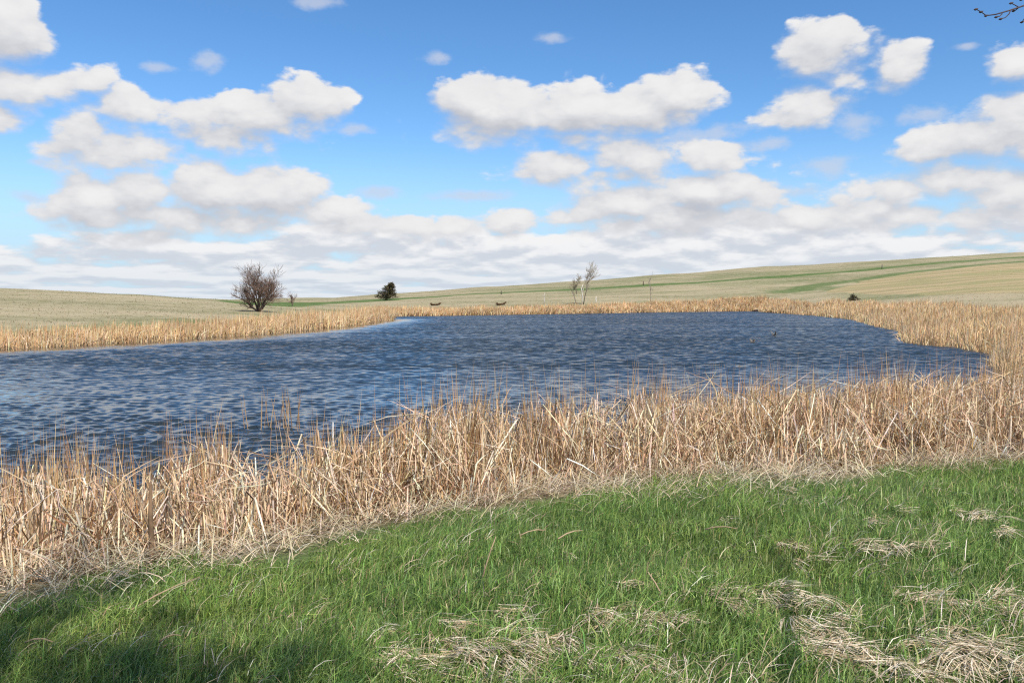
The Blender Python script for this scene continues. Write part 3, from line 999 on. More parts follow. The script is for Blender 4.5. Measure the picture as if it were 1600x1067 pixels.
def tree(name, label, cat, loc, stems, color, twigcolor, maxlevel, seed, group=None, trunk_levels=0, **kw):
    rnd = random.Random(seed)
    root = empty(name, loc)
    tag(root, label, cat, group)
    out = []
    for st, di, ln, ra_ in stems:
        grow(st, di, ln, ra_, 0, maxlevel, out, rnd, **kw)
    tr = [(p_, r_) for l, p_, r_ in out if l <= trunk_levels]
    cr = [(p_, r_) for l, p_, r_ in out if l > trunk_levels]
    link('trunk', tube_mesh('trunk', tr, 7, color), M_BARK, root)
    if cr:
        thick = [(p_, r_) for p_, r_ in cr]
        link('crown', tube_mesh('crown', thick, 3, twigcolor, 0.25, caps=False), M_BARK, root)
    return root, out


# spreading bare shrub tree on the left bank
g0 = np.array([*at(405, 484, 86)[:2], 0.0]); g0[2] = Tz(g0[0], g0[1])
S = 86 / F
stems = []
for ddx, ddz, ln, ra_ in [(-42, 45, 52, .17), (-20, 62, 60, .19), (-2, 66, 62, .16), (14, 60, 58, .15), (30, 58, 60, .19), (40, 40, 54, .14), (-30, 24, 36, .10), (8, 50, 44, .10), (22, 40, 50, .10), (-10, 40, 46, .10)]:
    stems.append(((random.uniform(-.12, .12), random.uniform(-.12, .12), -0.1), (ddx, random.uniform(-24, 24), ddz), ln * S * 0.70, ra_ * 0.62))
tree('spreading_bare_tree', 'wide leafless shrubby tree with many stems rising behind the left bank reeds', 'tree', g0, stems,
     (0.075, 0.055, 0.045), (0.19, 0.125, 0.092), 3, 5, spread=0.68, up=0.22, kids=(6, 8), crook=0.20, nseg=6, wind=(0.05, 0, 0), rmin=0.009)

# small bare sapling to its right
g0 = ground_at(457, 478); S = g0[1] / F
stems = [((0, 0, -0.05), (dx_, random.uniform(-4, 4), 10), l_ * S, .035) for dx_, l_ in ((-5, 12), (0, 15), (4, 13), (-2, 10))]
tree('bare_sapling', 'small leafless brown sapling right of the wide shrubby tree', 'tree', g0, stems, (0.12, 0.08, 0.065), (0.2, 0.13, 0.1), 2, 8, spread=0.6, kids=(5, 7), rmin=0.014)


def needle_clumps(tips, n, size, colr, seed):
    r2 = np.random.default_rng(seed)
    tips = np.array(tips)
    c0 = tips[r2.integers(0, len(tips), n)] + r2.normal(0, size * 0.55, (n, 3))
    th = r2.uniform(0.1, 1.5, (n, 1)) + np.array([[0.0, 0.3]])
    cc = np.array(colr)[r2.integers(0, len(colr), n)] * np.exp(r2.normal(0, 0.25, (n, 1)))
    return ribbons(c0, r2.uniform(0, 6.28, n), r2.uniform(0.6, 1.4, n) * size, th, r2.uniform(0.5, 1.0, n) * size * 0.5, cc, twist=r2.uniform(0, 3.14, n), taper=[0.4, 1, 0])


# wind-combed cedar on the far slope
g0 = ground_at(603, 469.5); S = g0[1] / F
root = empty('wind_swept_cedar', g0)
tag(root, 'dark wind-swept evergreen leaning right alone on the far slope', 'tree')
link('trunk', tube_mesh('trunk', [([(0, 0, -.1), (0.1, 0, 8 * S), (4 * S, 0, 18 * S), (8 * S, 0, 27 * S)], [.16, .12, .07, .02])], 6, (0.08, 0.055, 0.04)), M_BARK, root)
rnd = random.Random(4)
tips, brs = [], []
for i in range(110):
    t = rnd.random() ** 1.2
    zc = 1.5 * S + t * 24 * S
    xc = 8 * S * t ** 1.4
    rr = (15.5 * (1 - t) ** 0.75 + 1.5) * S * rnd.uniform(0.5, 1.1)
    a_ = rnd.uniform(0, 6.28)
    e_ = (xc + rr * math.cos(a_) + 0.5 * S, rr * math.sin(a_), zc + rr * 0.22)
    brs.append(([(xc * 0.7, 0, zc - 0.1 * rr), ((xc + e_[0]) / 2, e_[1] / 2, zc + 0.02), e_], [.03, .02, .008]))
    for q_ in (0.35, 0.55, 0.75, 0.9, 1.0, 1.05):
        tips.append((xc + (e_[0] - xc) * q_, e_[1] * q_, zc + (e_[2] - zc) * q_))
link('branches', tube_mesh('branches', brs, 3, (0.09, 0.06, 0.045), 0.2, False), M_BARK, root)
v, f, s, c_ = needle_clumps(tips, 9000, 0.26, [(0.070, 0.074, 0.036), (0.095, 0.082, 0.042), (0.17, 0.108, 0.062), (0.052, 0.058, 0.028)], 4)
link('crown', mesh_np('crown', v, f, s, c_), M_NEEDLE, root)

# slender trees by the far bank
g0 = ground_at(901, 476); S = g0[1] / F
tree('slender_tree', 'slender half bare tree with a dark lower crown, left of the far pair', 'tree', g0,
     [((0, 0, -.1), (-0.10, 0, 1), 26 * S, .10), ((-.05, 0, 18 * S), (-0.18, .1, 1), 14 * S, .05), ((.0, 0, 16 * S), (0.22, -.1, 1), 19 * S, .05)], (0.17, 0.14, 0.11), (0.34, 0.28, 0.19), 3, 12,
     spread=0.75, up=0.45, kids=(6, 8), crook=0.25, shrink=0.50, rmin=0.009)
g0 = ground_at(911, 476); S = g0[1] / F
B_ = (6 * S, 0, 32 * S)
tree('forked_tree', 'taller forked bare tree swept to the right, right of the far pair', 'tree', g0,
     [((0, 0, -.1), (0.16, 0, 1), 33 * S, .11), (B_, (0.75, 0.1, 1), 25 * S, .06), (B_, (-0.28, 0, 1), 16 * S, .05), ((5 * S, 0, 28 * S), (0.3, .3, 1), 14 * S, .04)], (0.13, 0.105, 0.085), (0.42, 0.35, 0.26), 3, 21,
     spread=0.78, up=0.35, kids=(6, 8), crook=0.24, wind=(0.14, 0, 0), shrink=0.55, rmin=0.009)
g0 = ground_at(1016, 471); S = g0[1] / F
tree('thin_sapling', 'very thin pale leafless sapling standing alone above the far bank reeds', 'tree', g0,
     [((0, 0, -.1), (0.02, 0, 1), 34 * S, .05), ((0, 0, 17 * S), (-0.2, 0, 1), 17 * S, .03)], (0.25, 0.2, 0.17), (0.3, 0.25, 0.21), 2, 15, spread=0.5, up=0.4, kids=(4, 6), crook=0.1, shrink=0.4, rmin=0.012)

# pale dead snags
for px_, b_, t_, lab in ((909, 476, 443, 'white barkless dead stem broken off between the two far trees'),
                         (850, 475, 458, 'short pale dead snag left of the two far trees'),
                         (931, 474, 463, 'stubby pale dead snag just right of the forked tree')):
    g0 = ground_at(px_, b_); S = g0[1] / F
    h_ = (b_ - t_) * S
    root = empty('dead_snag', g0)
    tag(root, lab, 'tree', 'pale dead snags by the far bank')
    link('trunk', tube_mesh('trunk', [([(0, 0, -.15), (0.04 * h_, 0, h_ * .4), (-.02 * h_, .02, h_ * .75), (.07 * h_, 0, h_)], [.09, .075, .06, .03])], 6, (0.60, 0.56, 0.50)), M_BARK, root)
    link('branch', tube_mesh('branch', [([(0, 0, h_ * .55), (.08 * h_, 0, h_ * .7), (.1 * h_, .02, h_ * .82)], [.04, .03, .015]), ([(0, 0, h_ * .35), (-.1 * h_, 0, h_ * .5)], [.03, .012])], 5, (0.55, 0.50, 0.44)), M_BARK, root)

# low brown remains of cedars
for px_, py_, wpx, hpx, seed, lab in ((681, 477.5, 21, 7, 31, 'thin brown fallen cedar with upturned branch ends above the far bank'),
                                      (783, 477.0, 19, 8, 32, 'chunkier brown dead cedar heap above the far bank reeds')):
    g0 = ground_at(px_, py_); S = g0[1] / F
    rnd = random.Random(seed)
    root = empty('fallen_cedar', g0)
    tag(root, lab, 'dead tree', 'fallen cedars on the far bank')
    w_ = wpx * S / 2 * 0.72; h_ = hpx * S * 0.66
    link('trunk', tube_mesh('trunk', [([(-w_, 0, .12), (-w_ * .3, .1, .16), (w_ * .3, 0, .22), (w_ * .8, 0, h_ * .4), (w_, 0, h_ * .85)], [.14, .15, .12, .08, .03])], 6, (0.10, 0.055, 0.03)), M_BARK, root)
    tips = []
    spine = [(-w_ * 1.05, h_ * .50), (-w_ * .85, h_ * .22), (-w_ * .3, h_ * .16), (w_ * .3, h_ * .20), (w_ * .75, h_ * .38), (w_ * 1.05, h_ * .8)]
    for i in range(160):
        t = rnd.random() * 4.999
        k_ = int(t); q_ = t - k_
        sx_, sz_ = spine[k_][0] * (1 - q_) + spine[k_ + 1][0] * q_, spine[k_][1] * (1 - q_) + spine[k_ + 1][1] * q_
        fat = 0.14 if seed == 31 else 0.42 * (1 - abs(sx_ / w_) * 0.6) * rnd.random()
        tips.append((sx_ + rnd.gauss(0, .04), rnd.gauss(0, .25), sz_ + h_ * fat * rnd.random()))
    v, f, s, c_ = needle_clumps(tips, 1500, 0.12, [(0.20, 0.11, 0.055), (0.14, 0.08, 0.04), (0.09, 0.055, 0.03)], seed)
    link('foliage', mesh_np('foliage', v, f, s, c_), M_NEEDLE, root)

# round bush on the right slope
g0 = ground_at(1333, 470); S = g0[1] / F
root = empty('round_bush', g0)
tag(root, 'small round dark bush on the slope above the right bank reeds', 'bush')
rnd = random.Random(9)
tips, brs = [], []
for i in range(60):
    a_ = rnd.uniform(0, 6.28); e_ = rnd.uniform(0.15, 1.45); q_ = rnd.uniform(0.7, 1.1)
    p_ = (10 * S * q_ * math.cos(a_) * math.cos(e_), 10 * S * q_ * math.sin(a_) * math.cos(e_), 10.5 * S * q_ * math.sin(e_))
    brs.append(([(0, 0, 0), (p_[0] * .5, p_[1] * .5, p_[2] * .55), p_], [.025, .018, .006]))
    tips += [tuple(0.75 * c__ for c__ in p_), tuple(0.95 * c__ for c__ in p_)]
link('stems', tube_mesh('stems', brs, 3, (0.09, 0.06, 0.04), 0.2, False), M_BARK, root)
v, f, s, c_ = needle_clumps(tips, 2600, 0.10, [(0.055, 0.050, 0.022), (0.09, 0.06, 0.03), (0.04, 0.045, 0.02)], 9)
link('crown', mesh_np('crown', v, f, s, c_), M_NEEDLE, root)

# fence posts on the slope
for px_, b_, t_, lab in ((1378, 420.5, 413.5, 'dark fence post between the two green strips on the right slope'),
                         (1005, 446, 439.5, 'small dark fence post by the green strip above the thin sapling'),
                         (783, 460, 454.5, 'tiny dark fence post on the green strip above the chunkier fallen cedar')):
    g0 = ground_at(px_, b_, 150); S = g0[1] / F
    h_ = (b_ - t_) * S
    o = link('fence_post', tube_mesh('fence_post', [([(0, 0, -.4), (0.02, 0, h_ * .5), (0.05, 0, h_ * .97), (0.05, 0, h_)], [.14, .13, .12, .08])], 7, (0.10, 0.08, 0.065)), M_BARK)
    o.location = g0
    tag(o, lab, 'post', 'old fence posts on the slope')

# tall tree beside the viewpoint: only one twig of it reaches into the view, its shade falls on the grass


def out_of_view(p_):
    if p_[1] < 0.6:
        return True
    u, w = p_[0] / p_[1], (p_[2] - CAMZ) / p_[1]
    return not (abs(u) < 0.70 and w < 0.42)


TX, TY = 1.5, -3.6
TZ0 = Tz(TX, TY)
root = empty('overhanging_tree', (TX, TY, TZ0))
tag(root, 'budding bare tree beside the viewpoint, one twig hanging into the upper right corner', 'tree')
rnd = random.Random(77)
out = []
okf = lambda p_: out_of_view((p_[0] + TX, p_[1] + TY, p_[2] + TZ0)) and (p_[0] + 0.35) ** 2 + p_[1] ** 2 < 2.5 ** 2
grow((0, 0, -0.2), (0.0, 0.03, 1), 9.0, 0.20, 0, 0, out, rnd, nseg=8, crook=0.06, up=0.4)
top = out[0][1]
for i in range(20):
    k_ = rnd.randint(5, 8)
    a_ = i * 2.4
    grow(top[k_], (math.cos(a_), math.sin(a_), rnd.uniform(0.5, 1.4)), rnd.uniform(1.5, 2.6), 0.07, 1, 4, out, rnd, spread=0.62, up=0.15, kids=(4, 6), crook=0.2, ok=okf, shrink=0.58)
link('trunk', tube_mesh('trunk', [(p_, r_) for l, p_, r_ in out if l == 0], 9, (0.16, 0.135, 0.11)), M_BARK, root)
limb = [(p_, r_) for l, p_, r_ in out if l >= 1]
link('branches', tube_mesh('branches', limb, 3, (0.13, 0.105, 0.085), 0.2, False), M_BARK, root)
tips = [p_[-1] for l, p_, r_ in out if l >= 3] + [p_[len(p_) // 2] for l, p_, r_ in out if l >= 3]
v, f, s, c_ = needle_clumps(tips, 9000, 0.075, [(0.10, 0.12, 0.03), (0.13, 0.10, 0.04)], 5)
link('young_leaves', mesh_np('young_leaves', v, f, s, c_), M_GRASS, root)
# the limb that carries the twig in view
W0 = lambda px_, py_, Y: tuple(at(px_, py_, Y) - np.array([TX, TY, TZ0]))
tw_main = [top[4], (1.6, 2.2, 5.2), (2.4, 5.6, 4.7), W0(1680, -25, 5.2), W0(1640, -4, 5.15), W0(1598, 10, 5.1), W0(1577, 17, 5.08), W0(1556, 23, 5.06), W0(1541, 25, 5.05), W0(1533, 19, 5.05), W0(1525, 15, 5.04)]
side = [[W0(1592, 12, 5.1), W0(1586, 8.5, 5.1), W0(1580, 5.5, 5.1)],
        [W0(1579, 17, 5.08), W0(1577, 22, 5.07), W0(1571, 28, 5.05), W0(1564, 30, 5.03)],
        [W0(1566, 22, 5.07), W0(1562, 26, 5.06), W0(1557, 27, 5.05)],
        [W0(1591, 13, 5.1), W0(1587, 16.5, 5.1), W0(1584, 17.5, 5.1)],
        [W0(1640, -4, 5.15), W0(1615, 18, 5.2), W0(1603, 26, 5.25), W0(1597, 35, 5.28)],
        [W0(1650, -10, 5.15), W0(1622, -9, 5.1), W0(1606, -4, 5.1), W0(1596, 0, 5.1)]]
tws = [(tw_main, [.03, .022, .014, .007, .0056, .0047, .0042, .0038, .0034, .003, .0024])] + [(p_, list(np.linspace(.0034, .0024, len(p_)))) for p_ in side]
for p_ in [tw_main[-1], tw_main[-2], tw_main[-3]] + [s_[-1] for s_ in side]:
    p_ = np.array(p_)
    tws.append(([tuple(p_ + np.array([.012, 0, .004])), tuple(p_ + np.array([.004, 0, .001])), tuple(p_ + np.array([-.004, 0, -.002])), tuple(p_ + np.array([-.013, 0, -.003]))], [.0025, .006, .0068, .002]))
link('twig', tube_mesh('twig', tws, 5, (0.085, 0.06, 0.06), 0.1), M_BARK, root)

# ------------------------------------------------------------------ birds
M_BIRD = blade_mat('plumage', 0.0, 0.6, 0.2, 0.25, 20.0)


def bird(loc, scale, heading, wing, label, dark):
    """one skin-grown body: tail, trunk, neck, head, bill and two wings"""
    P_ = [(-.30, 0, .12), (-.16, 0, .10), (0, 0, .09), (.14, 0, .12), (.21, 0, .21), (.27, 0, .24), (.34, 0, .235)]
    r_ = [(.03, .012), (.085, .06), (.11, .085), (.09, .075), (.04, .04), (.045, .042), (.018, .008)]
    E = [(i, i + 1) for i in range(6)]
    for s_ in (-1, 1):
        b0 = len(P_)
        if wing:
            P_ += [(.03, .10 * s_, .17), (-.03, (.10 + .16 * wing) * s_, .17 + .19 * wing), (-.14, (.10 + .26 * wing) * s_, .17 + .39 * wing)]
            r_ += [(.10, .025), (.085, .015), (.025, .006)]
        else:
            P_ += [(.05, .085 * s_, .14), (-.10, .10 * s_, .14), (-.26, .05 * s_, .15)]
            r_ += [(.04, .05), (.03, .05), (.01, .015)]
        E += [(2, b0), (b0, b0 + 1), (b0 + 1, b0 + 2)]
    me = bpy.data.meshes.new('duck')
    me.from_pydata([(a * scale, b * scale, c__ * scale) for a, b, c__ in P_], E, [])
    o = bpy.data.objects.new('duck', me)
    col.objects.link(o)
    md = o.modifiers.new('skin', 'SKIN')
    for i, rr in enumerate(r_):
        me.skin_vertices[0].data[i].radius = (rr[0] * scale, rr[1] * scale)
    me.skin_vertices[0].data[2].use_root = True
    sb = o.modifiers.new('subdiv', 'SUBSURF'); sb.levels = 2; sb.render_levels = 2
    m, N = material('duck_plumage')
    tc = N.n('ShaderNodeTexCoord').outputs['Object']
    X_, Y__, Z_ = N.sep(tc)
    cc = N.mix(N.ss(X_, 0.13 * scale, 0.19 * scale), dark, (0.03, 0.025, 0.02, 1))
    cc = N.mix(N.ss(X_, 0.30 * scale, 0.31 * scale), cc, (0.25, 0.2, 0.08, 1))
    cc = N.mix(N.ss(N.noise(tc, 14 / scale, 3.0), 0.5, 0.68), cc, (0.30, 0.26, 0.21, 1))
    p = N.n('ShaderNodeBsdfPrincipled')
    N.put(p.inputs['Base Color'], cc); p.inputs['Roughness'].default_value = 0.6
    finish(N, p.outputs[0])
    me.materials.append(m)
    o.location = loc
    o.rotation_euler = (0, 0, heading)
    tag(o, label, 'duck', 'ducks on the pond')
    return o


me_ = None
for px_, py_, sc_, hd_, wing, lab, dk in ((1209.5, 525.5, 0.70, 0.35, 0.9, 'dark duck flapping its raised wings on the open water', (0.035, 0.03, 0.028, 1)),
                                          (1176, 535.5, 0.66, 0.5, 0.45, 'mottled lighter duck with wings half up, left of the dark flapping duck', (0.11, 0.09, 0.07, 1)),
                                          (614.5, 498.5, 0.9, 3.0, 0, 'dark duck swimming off the tip of the left bank reeds', (0.04, 0.035, 0.03, 1))):
    u, w = ray(px_, py_)
    Y = -CAMZ / w
    bird((u * Y, Y, -0.015), sc_, hd_, wing, lab, dk)

# muskrat lodge at the far right corner of the water
u, w = ray(1184, 485.8)
lx, ly = 0.289 * 163, 163.0
lx = ray(1184, 486)[0] * ly
lv, lf, ls, lc = [], [], [], []
r3 = np.random.default_rng(6)
nn = 420
ang = r3.uniform(0, 6.28, nn); rad = np.sqrt(r3.random(nn))
bxx = lx + rad * 1.15 * np.cos(ang); byy = ly + rad * 0.8 * np.sin(ang); bzz = 0.42 * (1 - rad ** 2) - 0.03
root = empty('muskrat_lodge', (lx, ly, 0))
tag(root, 'low dark heap of reeds and mud at the far end of the water', 'lodge')
me = bpy.data.meshes.new('mound')
a_ = np.linspace(0, 6.283, 17)[:-1]
vv = [(0, 0, .40)]
for q_, zz in ((.35, .36), (.65, .25), (.9, .08), (1.05, -.2)):
    vv += [(1.15 * q_ * math.cos(t) * (1 + .1 * math.sin(3 * t)), .8 * q_ * math.sin(t), zz) for t in a_]
ff = [(0, 1 + i, 1 + (i + 1) % 16) for i in range(16)]
for k_ in range(3):
    ff += [(1 + k_ * 16 + i, 1 + k_ * 16 + 16 + i, 1 + k_ * 16 + 16 + (i + 1) % 16, 1 + k_ * 16 + (i + 1) % 16) for i in range(16)]
me = mesh_np('mound', np.array(vv), np.concatenate([np.array(f_) for f_ in ff]), [len(f_) for f_ in ff], np.tile(np.array([[0.055, 0.04, 0.03]]), (len(vv), 1)), smooth=True)
link('mound', me, M_BARK, root)
th = r3.uniform(1.1, 1.7, (nn, 1)) + np.array([[0, .2]])
v, f, s, c_ = ribbons(np.stack([bxx - lx, byy - ly, bzz], -1), r3.uniform(0, 6.28, nn), r3.uniform(.2, .5, nn), th, np.full(nn, .03), palette([(0.10, 0.07, 0.045), (0.16, 0.11, 0.07)], nn), taper=[1, 1, .2])
tag(link('reed_thatch', mesh_np('reed_thatch', v, f, s, c_), M_REED, root), kind='stuff')

# ------------------------------------------------------------------ single stalks that stand out
def stalk_mesh(i, kind):
    r4 = np.random.default_rng(500 + i + 40 * (kind == 'bent'))
    n = 1
    if kind == 'straight':
        th = np.array([[0.02, 0.05, 0.08, 0.11]]) + r4.normal(0, 0.04)
        w = 0.006 + 0.003 * r4.random()
        c_ = np.array([GOLDS[i % 4]]) * r4.uniform(0.8, 1.05)
        lens = np.full((1, 4), 0.25); tp = [1, 1, .9, .8, .5]
    else:
        k = 0.9 + 1.1 * r4.random()
        th = np.array([[0.15, 0.22, 0.22 + k, 0.3 + k]])
        w = 0.014
        c_ = np.array([STRAWS[i % 4]])
        lens = np.array([[0.30, 0.30, 0.22, 0.22]]) * r4.uniform(.85, 1.1); tp = [1, 1, .95, .75, .15]
    a = ribbons(np.zeros((1, 3)), np.array([0.0]), lens, th, np.array([w]), c_, twist=np.array([1.2]), taper=tp)
    b = ribbons(np.zeros((1, 3)), np.array([0.0]), lens, th, np.array([w]), c_ * 0.9, twist=np.array([1.2 + 1.2]), taper=tp)
    v, f, s, c2 = join([a, b])
    me = mesh_np('stalk' if kind == 'straight' else 'bent_leaf', v, f, s, c2)
    me.materials.append(M_REED)
    return me


STR = [stalk_mesh(i, 'straight') for i in range(8)]
BEN = [stalk_mesh(i, 'bent') for i in range(8)]
r5 = np.random.default_rng(12)


def place(me, name, x, y, h, rz, tilt, label, cat, group):
    o = bpy.data.objects.new(name, me)
    z = Tz(x, y)
    s_ = min(h, 1.45) + max(0, -z)
    o.location = (x, y, z - 0.02)
    wide_ = 2.0 if 'open' in name else 1.0
    o.scale = (wide_, wide_, s_) if 'bent' not in name else (s_, s_, s_)
    o.rotation_euler = (tilt, 0, rz)
    col.objects.link(o)
    tag(o, label, cat, group)


# tall stalks at the water side of the bed
xs = np.concatenate([r5.uniform(-5.6, 6.5, 4000)]); ys = r5.uniform(5.5, 17, 4000)
sd_ = pond_sd(xs, ys)
pick = np.nonzero(((xs / ys < -0.33) | (xs / ys > -0.235)) & (sd_ < -0.2) & (sd_ > -3.2) & (np.abs(xs / ys) < 0.62) & (r5.random(4000) < np.exp(sd_ * 0.55)))[0][:110]
for j, i in enumerate(pick):
    place(STR[j % 8], 'tall_cattail_stalk', float(xs[i]), float(ys[i]), float(reed_h(xs[i:i + 1], ys[i:i + 1])[0] * r5.uniform(0.95, 1.35)), r5.uniform(0, 6.28), r5.normal(0, .05),
          'thin dry cattail stalk rising tall at the water side of the near reeds', 'reed', 'tall stalks at the back of the near reeds')
# stems out in open water
for px_ in (397, 404, 407, 409, 411, 424, 430, 434, 437, 445, 447, 449, 451, 453, 455, 456, 457, 458, 460, 461, 386, 470):
    py_ = 669 + r5.normal(0, 2)
    u, w = ray(px_, py_); Y = -CAMZ / w
    place(STR[px_ % 8], 'open_water_stalk', u * Y, Y, float(r5.uniform(0.55, 0.95)), r5.uniform(0, 6.28), r5.normal(0, .05),
          'dry reed stem in the small clump standing out in open water', 'reed', 'reed stems in open water')
# pale folded leaves along the front
xs, ys = r5.uniform(-6, 8, 6000), r5.uniform(4.5, 12, 6000)
f_ = front_sd(xs, ys)
pick = np.nonzero((f_ > 0.1) & (f_ < 1.6) & (np.abs(xs / ys) < 0.62))[0][:140]
for j, i in enumerate(pick):
    place(BEN[j % 8], 'bent_cattail_leaf', float(xs[i]), float(ys[i]), float(reed_h(xs[i:i + 1], ys[i:i + 1])[0] * r5.uniform(0.75, 1.1)), r5.normal(-.3, 1.2), 0,
          'pale folded cattail leaf leaning in the front of the near reeds', 'reed', 'folded leaves at the front of the near reeds')

# dark woody stem at the edge of the reeds
g0 = ground_at(238, 890, 2, 30); S = g0[1] / F
root = empty('woody_stem', g0)
tag(root, 'dark upright woody stem forking above a foot shadow of dark blades at the reed edge', 'stem')
link('stem', tube_mesh('stem', [([(-.01, 0, -.05), (0, 0, 40 * S), (-.005, 0, 85 * S), (0, 0, 140 * S)], [.028, .021, .018, .010])], 6, (0.15, 0.095, 0.055)), M_BARK, root)
link('branch', tube_mesh('branch', [([(.0, 0, 62 * S), (-10 * S, 0, 85 * S), (-22 * S, 0, 125 * S)], [.014, .011, .007]), ([(.03, 0, -.02), (.035, .01, 22 * S), (.008, 0, 52 * S)], [.014, .010, .007])], 5, (0.22, 0.15, 0.09)), M_BARK, root)
nb = 60  # dark-coloured blades stand in for the shadow at the stem's foot
r6 = np.random.default_rng(2)
v, f, s, c_ = ribbons(np.stack([r6.normal(.04, .05, nb), r6.normal(0, .04, nb), np.zeros(nb)], -1), r6.uniform(0, 6.28, nb), r6.uniform(.06, .17, nb), np.abs(r6.normal(.2, .3, (nb, 1))) + np.array([[0, .2]]),
                      np.full(nb, .012), palette([(0.07, 0.045, 0.03), (0.11, 0.07, 0.04)], nb), taper=[1, .9, .2])
link('base_shadow_blades', mesh_np('base_shadow_blades', v, f, s, c_), M_REED, root)


# ------------------------------------------------------------------ dead grass tufts combed over by the wind
def tuft(px_, py_, wpx, hpx, n, label, lean=0.0, seed=0):
    g0 = ground_at(px_, py_, 2, 30)
    S = g0[1] / F
    r7 = np.random.default_rng(900 + seed)
    L = wpx * S
    n = int(n * (0.85 if py_ > 925 else 0.8))
    nl = max(3, n // 9)
    lk = r7.integers(0, nl, n)
    lb = np.stack([r7.uniform(-0.48, 0.36, nl) * L, np.clip(r7.normal(0, 0.24 * L, nl), -0.42 * L, 0.42 * L)], -1)
    lean = lean - 0.45
    b = np.concatenate([lb[lk] + r7.normal(0, 0.014, (n, 2)), np.zeros((n, 1))], 1)
    b[:, 2] = T(b[:, 0] + g0[0], b[:, 1] + g0[1]) - g0[2] - 0.01
    # locks of hair: each rises, arches over and falls, mostly to the right
    t0 = np.clip(r7.normal(0.05, 0.26, nl)[lk] + r7.normal(0, 0.14, n), 0.02, 1.2)
    arch = (r7.uniform(1.7, 2.7, nl)[lk] + r7.normal(0, 0.20, n)) - t0
    th = np.stack([t0 + arch * q_ for q_ in (0.0, 0.45, 0.80, 0.97, 1.06)], -1)
    hd = (r7.normal(lean, 0.60, nl)[lk] + r7.normal(0, 0.13, n))[:, None] + np.cumsum(r7.normal(0, 0.16, (nl, 5))[lk] + r7.normal(0, 0.12, (n, 5)), 1)
    Lb = np.minimum(L, 0.27) * r7.uniform(0.75, 1.35, nl)[lk] * r7.uniform(0.75, 1.15, n)
    ln = (np.maximum(Lb, 0.12) / 5)[:, None] * np.array([[0.95, 0.95, 1.0, 1.05, 1.05]])
    cc = np.array([(0.72, 0.60, 0.43), (0.62, 0.49, 0.32), (0.77, 0.67, 0.51), (0.46, 0.335, 0.195)])[r7.integers(0, 4, n)] * np.exp(r7.normal(0, .13, (n, 1)))
    v, f, s, c_ = ribbons(b, hd, ln, th, r7.uniform(.0028, .0065, n), cc, twist=r7.uniform(0, 3.14, n), floor=np.full(n, 0.04) * r7.uniform(0.0, 1.8, n), taper=[.8, 1, 1, .85, .55, .1])
    o = link('dead_grass_tuft', mesh_np('dead_grass_tuft', v, f, s, c_), M_STRAW)
    o.location = g0
    tag(o, label, 'grass tuft', 'wind-combed tufts of dead grass')


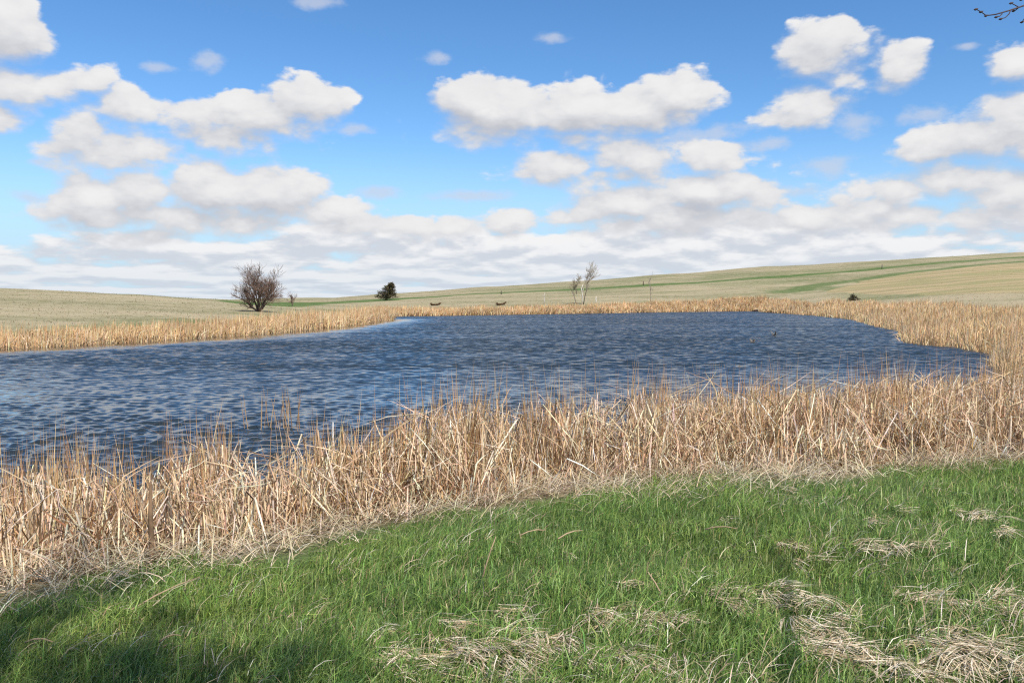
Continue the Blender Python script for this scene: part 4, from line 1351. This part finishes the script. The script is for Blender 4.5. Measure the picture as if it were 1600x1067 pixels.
TUFTS = [
    (640, 1052, 150, 60, 260, 'broad pale dead tuft at the bottom edge, leftmost of the big combed mass', 0.1),
    (735, 1020, 130, 50, 220, 'pale combed tuft in the bottom mass, below the small lock left of centre', 0.0),
    (800, 1055, 150, 50, 230, 'thick combed tuft cut by the bottom edge left of centre', -0.15),
    (850, 1022, 130, 55, 220, 'pale dead tuft in the middle of the bottom mass', -0.2),
    (955, 1050, 140, 55, 220, 'dead tuft at the bottom edge just right of centre', -0.2),
    (960, 975, 100, 50, 150, 'arching pale tuft above the bottom mass, right of centre', -0.35),
    (1035, 985, 90, 45, 130, 'curly tan tuft right of the arching one above the bottom mass', -0.1),
    (985, 928, 62, 24, 46, 'small pale arched lock highest above the bottom mass', -0.3),
    (795, 972, 46, 20, 40, 'small pale lock alone in green grass left of centre', 0.2),
    (690, 985, 50, 24, 36, 'faint small lock above the left end of the bottom mass', 0.2),
    (585, 998, 44, 22, 34, 'small curled lock left of the bottom mass', 0.3),
    (1160, 950, 120, 70, 170, 'rounded mat of tan dead grass right of centre', 0.0),
    (1235, 945, 130, 50, 180, 'combed tan tuft trailing right of the rounded mat', 0.15),
    (1270, 1000, 120, 60, 200, 'pale upswept tuft below the rounded mat', -0.3),
    (1310, 1035, 120, 50, 180, 'dead tuft near the bottom edge under the upswept one', 0.1),
    (1400, 1055, 150, 70, 240, 'big arching tuft at the bottom edge, right of the upswept one', 0.3),
    (1460, 955, 110, 50, 140, 'long arching lock sweeping right, below the nest-like tuft', 0.2),
    (1560, 958, 120, 50, 160, 'long pale tuft at the right edge, level with the arching lock', 0.1),
    (1540, 1045, 170, 70, 280, 'largest pale combed tuft in the bottom right corner', -0.1),
    (1475, 1020, 110, 50, 130, 'yellowish tuft left of the largest corner tuft', 0.2),
    (1375, 866, 86, 34, 120, 'nest-like pale tuft lying over in the right meadow', -0.1),
    (1452, 866, 46, 24, 60, 'small flat tuft just right of the nest-like tuft', 0.0),
    (1352, 824, 40, 18, 46, 'short slanting pale lock above the nest-like tuft', -0.5),
    (1215, 866, 70, 28, 70, 'tan curled tuft in the meadow left of the nest-like tuft', 0.1),
    (1255, 886, 60, 20, 50, 'thin flat lock below the tan curled tuft', 0.1),
    (1530, 822, 80, 30, 100, 'long flat pale lock near the right edge of the meadow', 0.1),
    (1575, 845, 60, 26, 66, 'pale lock just below the long flat one at the right edge', -0.1),
    (1418, 806, 36, 24, 34, 'little loose lock in the upper right meadow', 0.2),
    (1490, 806, 30, 22, 30, 'wiry little lock left of the long flat pale one', 0.0),
    (1222, 772, 34, 14, 34, 'tiny white lock near the reeds in the right meadow', -0.2),
    (1130, 822, 26, 18, 24, 'tiny grey lock above the lying stick', 0.2),
    (875, 880, 34, 14, 24, 'tiny tan lock in the middle of the meadow', 0.0),
]
for i, (a_, b_, w_, h_, n_, lab, le) in enumerate(TUFTS):
    tuft(a_, b_, w_, h_, n_, lab, le, i)

# single fallen stalks on the grass
for (p0, p1, z0, z1, lab) in (((1101, 846), (1151, 845), .09, .09, 'straight brown stick lying flat in the right meadow'),
                              ((812, 858), (852, 851), .10, .11, 'short tan stalk lying in the grass below the reed edge at centre'),
                              ((872, 861), (910, 852), .09, .11, 'short tan stalk lying just right of its twin at centre'),
                              ((40, 1031), (84, 1031), .09, .09, 'brown stub of stalk lying in the shaded lower left grass'),
                              ((206, 968), (314, 938), .06, .15, 'long pale stem arched low in the shaded left grass'),
                              ((248, 1028), (284, 1024), .08, .10, 'short reddish stalk lying in the lower left grass'),
                              ((750, 912), (775, 838), .02, .36, 'straight pale straw leaning up out of the central grass'),
                              ((1046, 952), (1012, 893), .02, .30, 'thin pale straw leaning left above the bottom mass')):
    A_ = ground_at(*p0, 2, 30); B_ = ground_at(*p1, 2, 30) if z1 < 0.2 else None
    if B_ is None:
        u, w = ray(*p1)
        B_ = np.array([u * (A_[1] + .05), A_[1] + .05, CAMZ + w * (A_[1] + .05)])
    else:
        B_ = B_ + np.array([0, 0, z1])
    A_ = A_ + np.array([0, 0, z0 if z1 < .2 else -0.02])
    D_ = B_ - A_
    pth = [tuple(D_ * t + np.array([0, 0, .02 * math.sin(t * 3.1)])) for t in (0, .33, .66, 1)]
    o = link('fallen_stalk', tube_mesh('fallen_stalk', [(pth, [.0055, .005, .0045, .003])], 5, (0.50, 0.36, 0.22), .2), M_STRAW)
    o.location = A_
    tag(o, lab, 'stalk', 'single dry stalks on the grass')
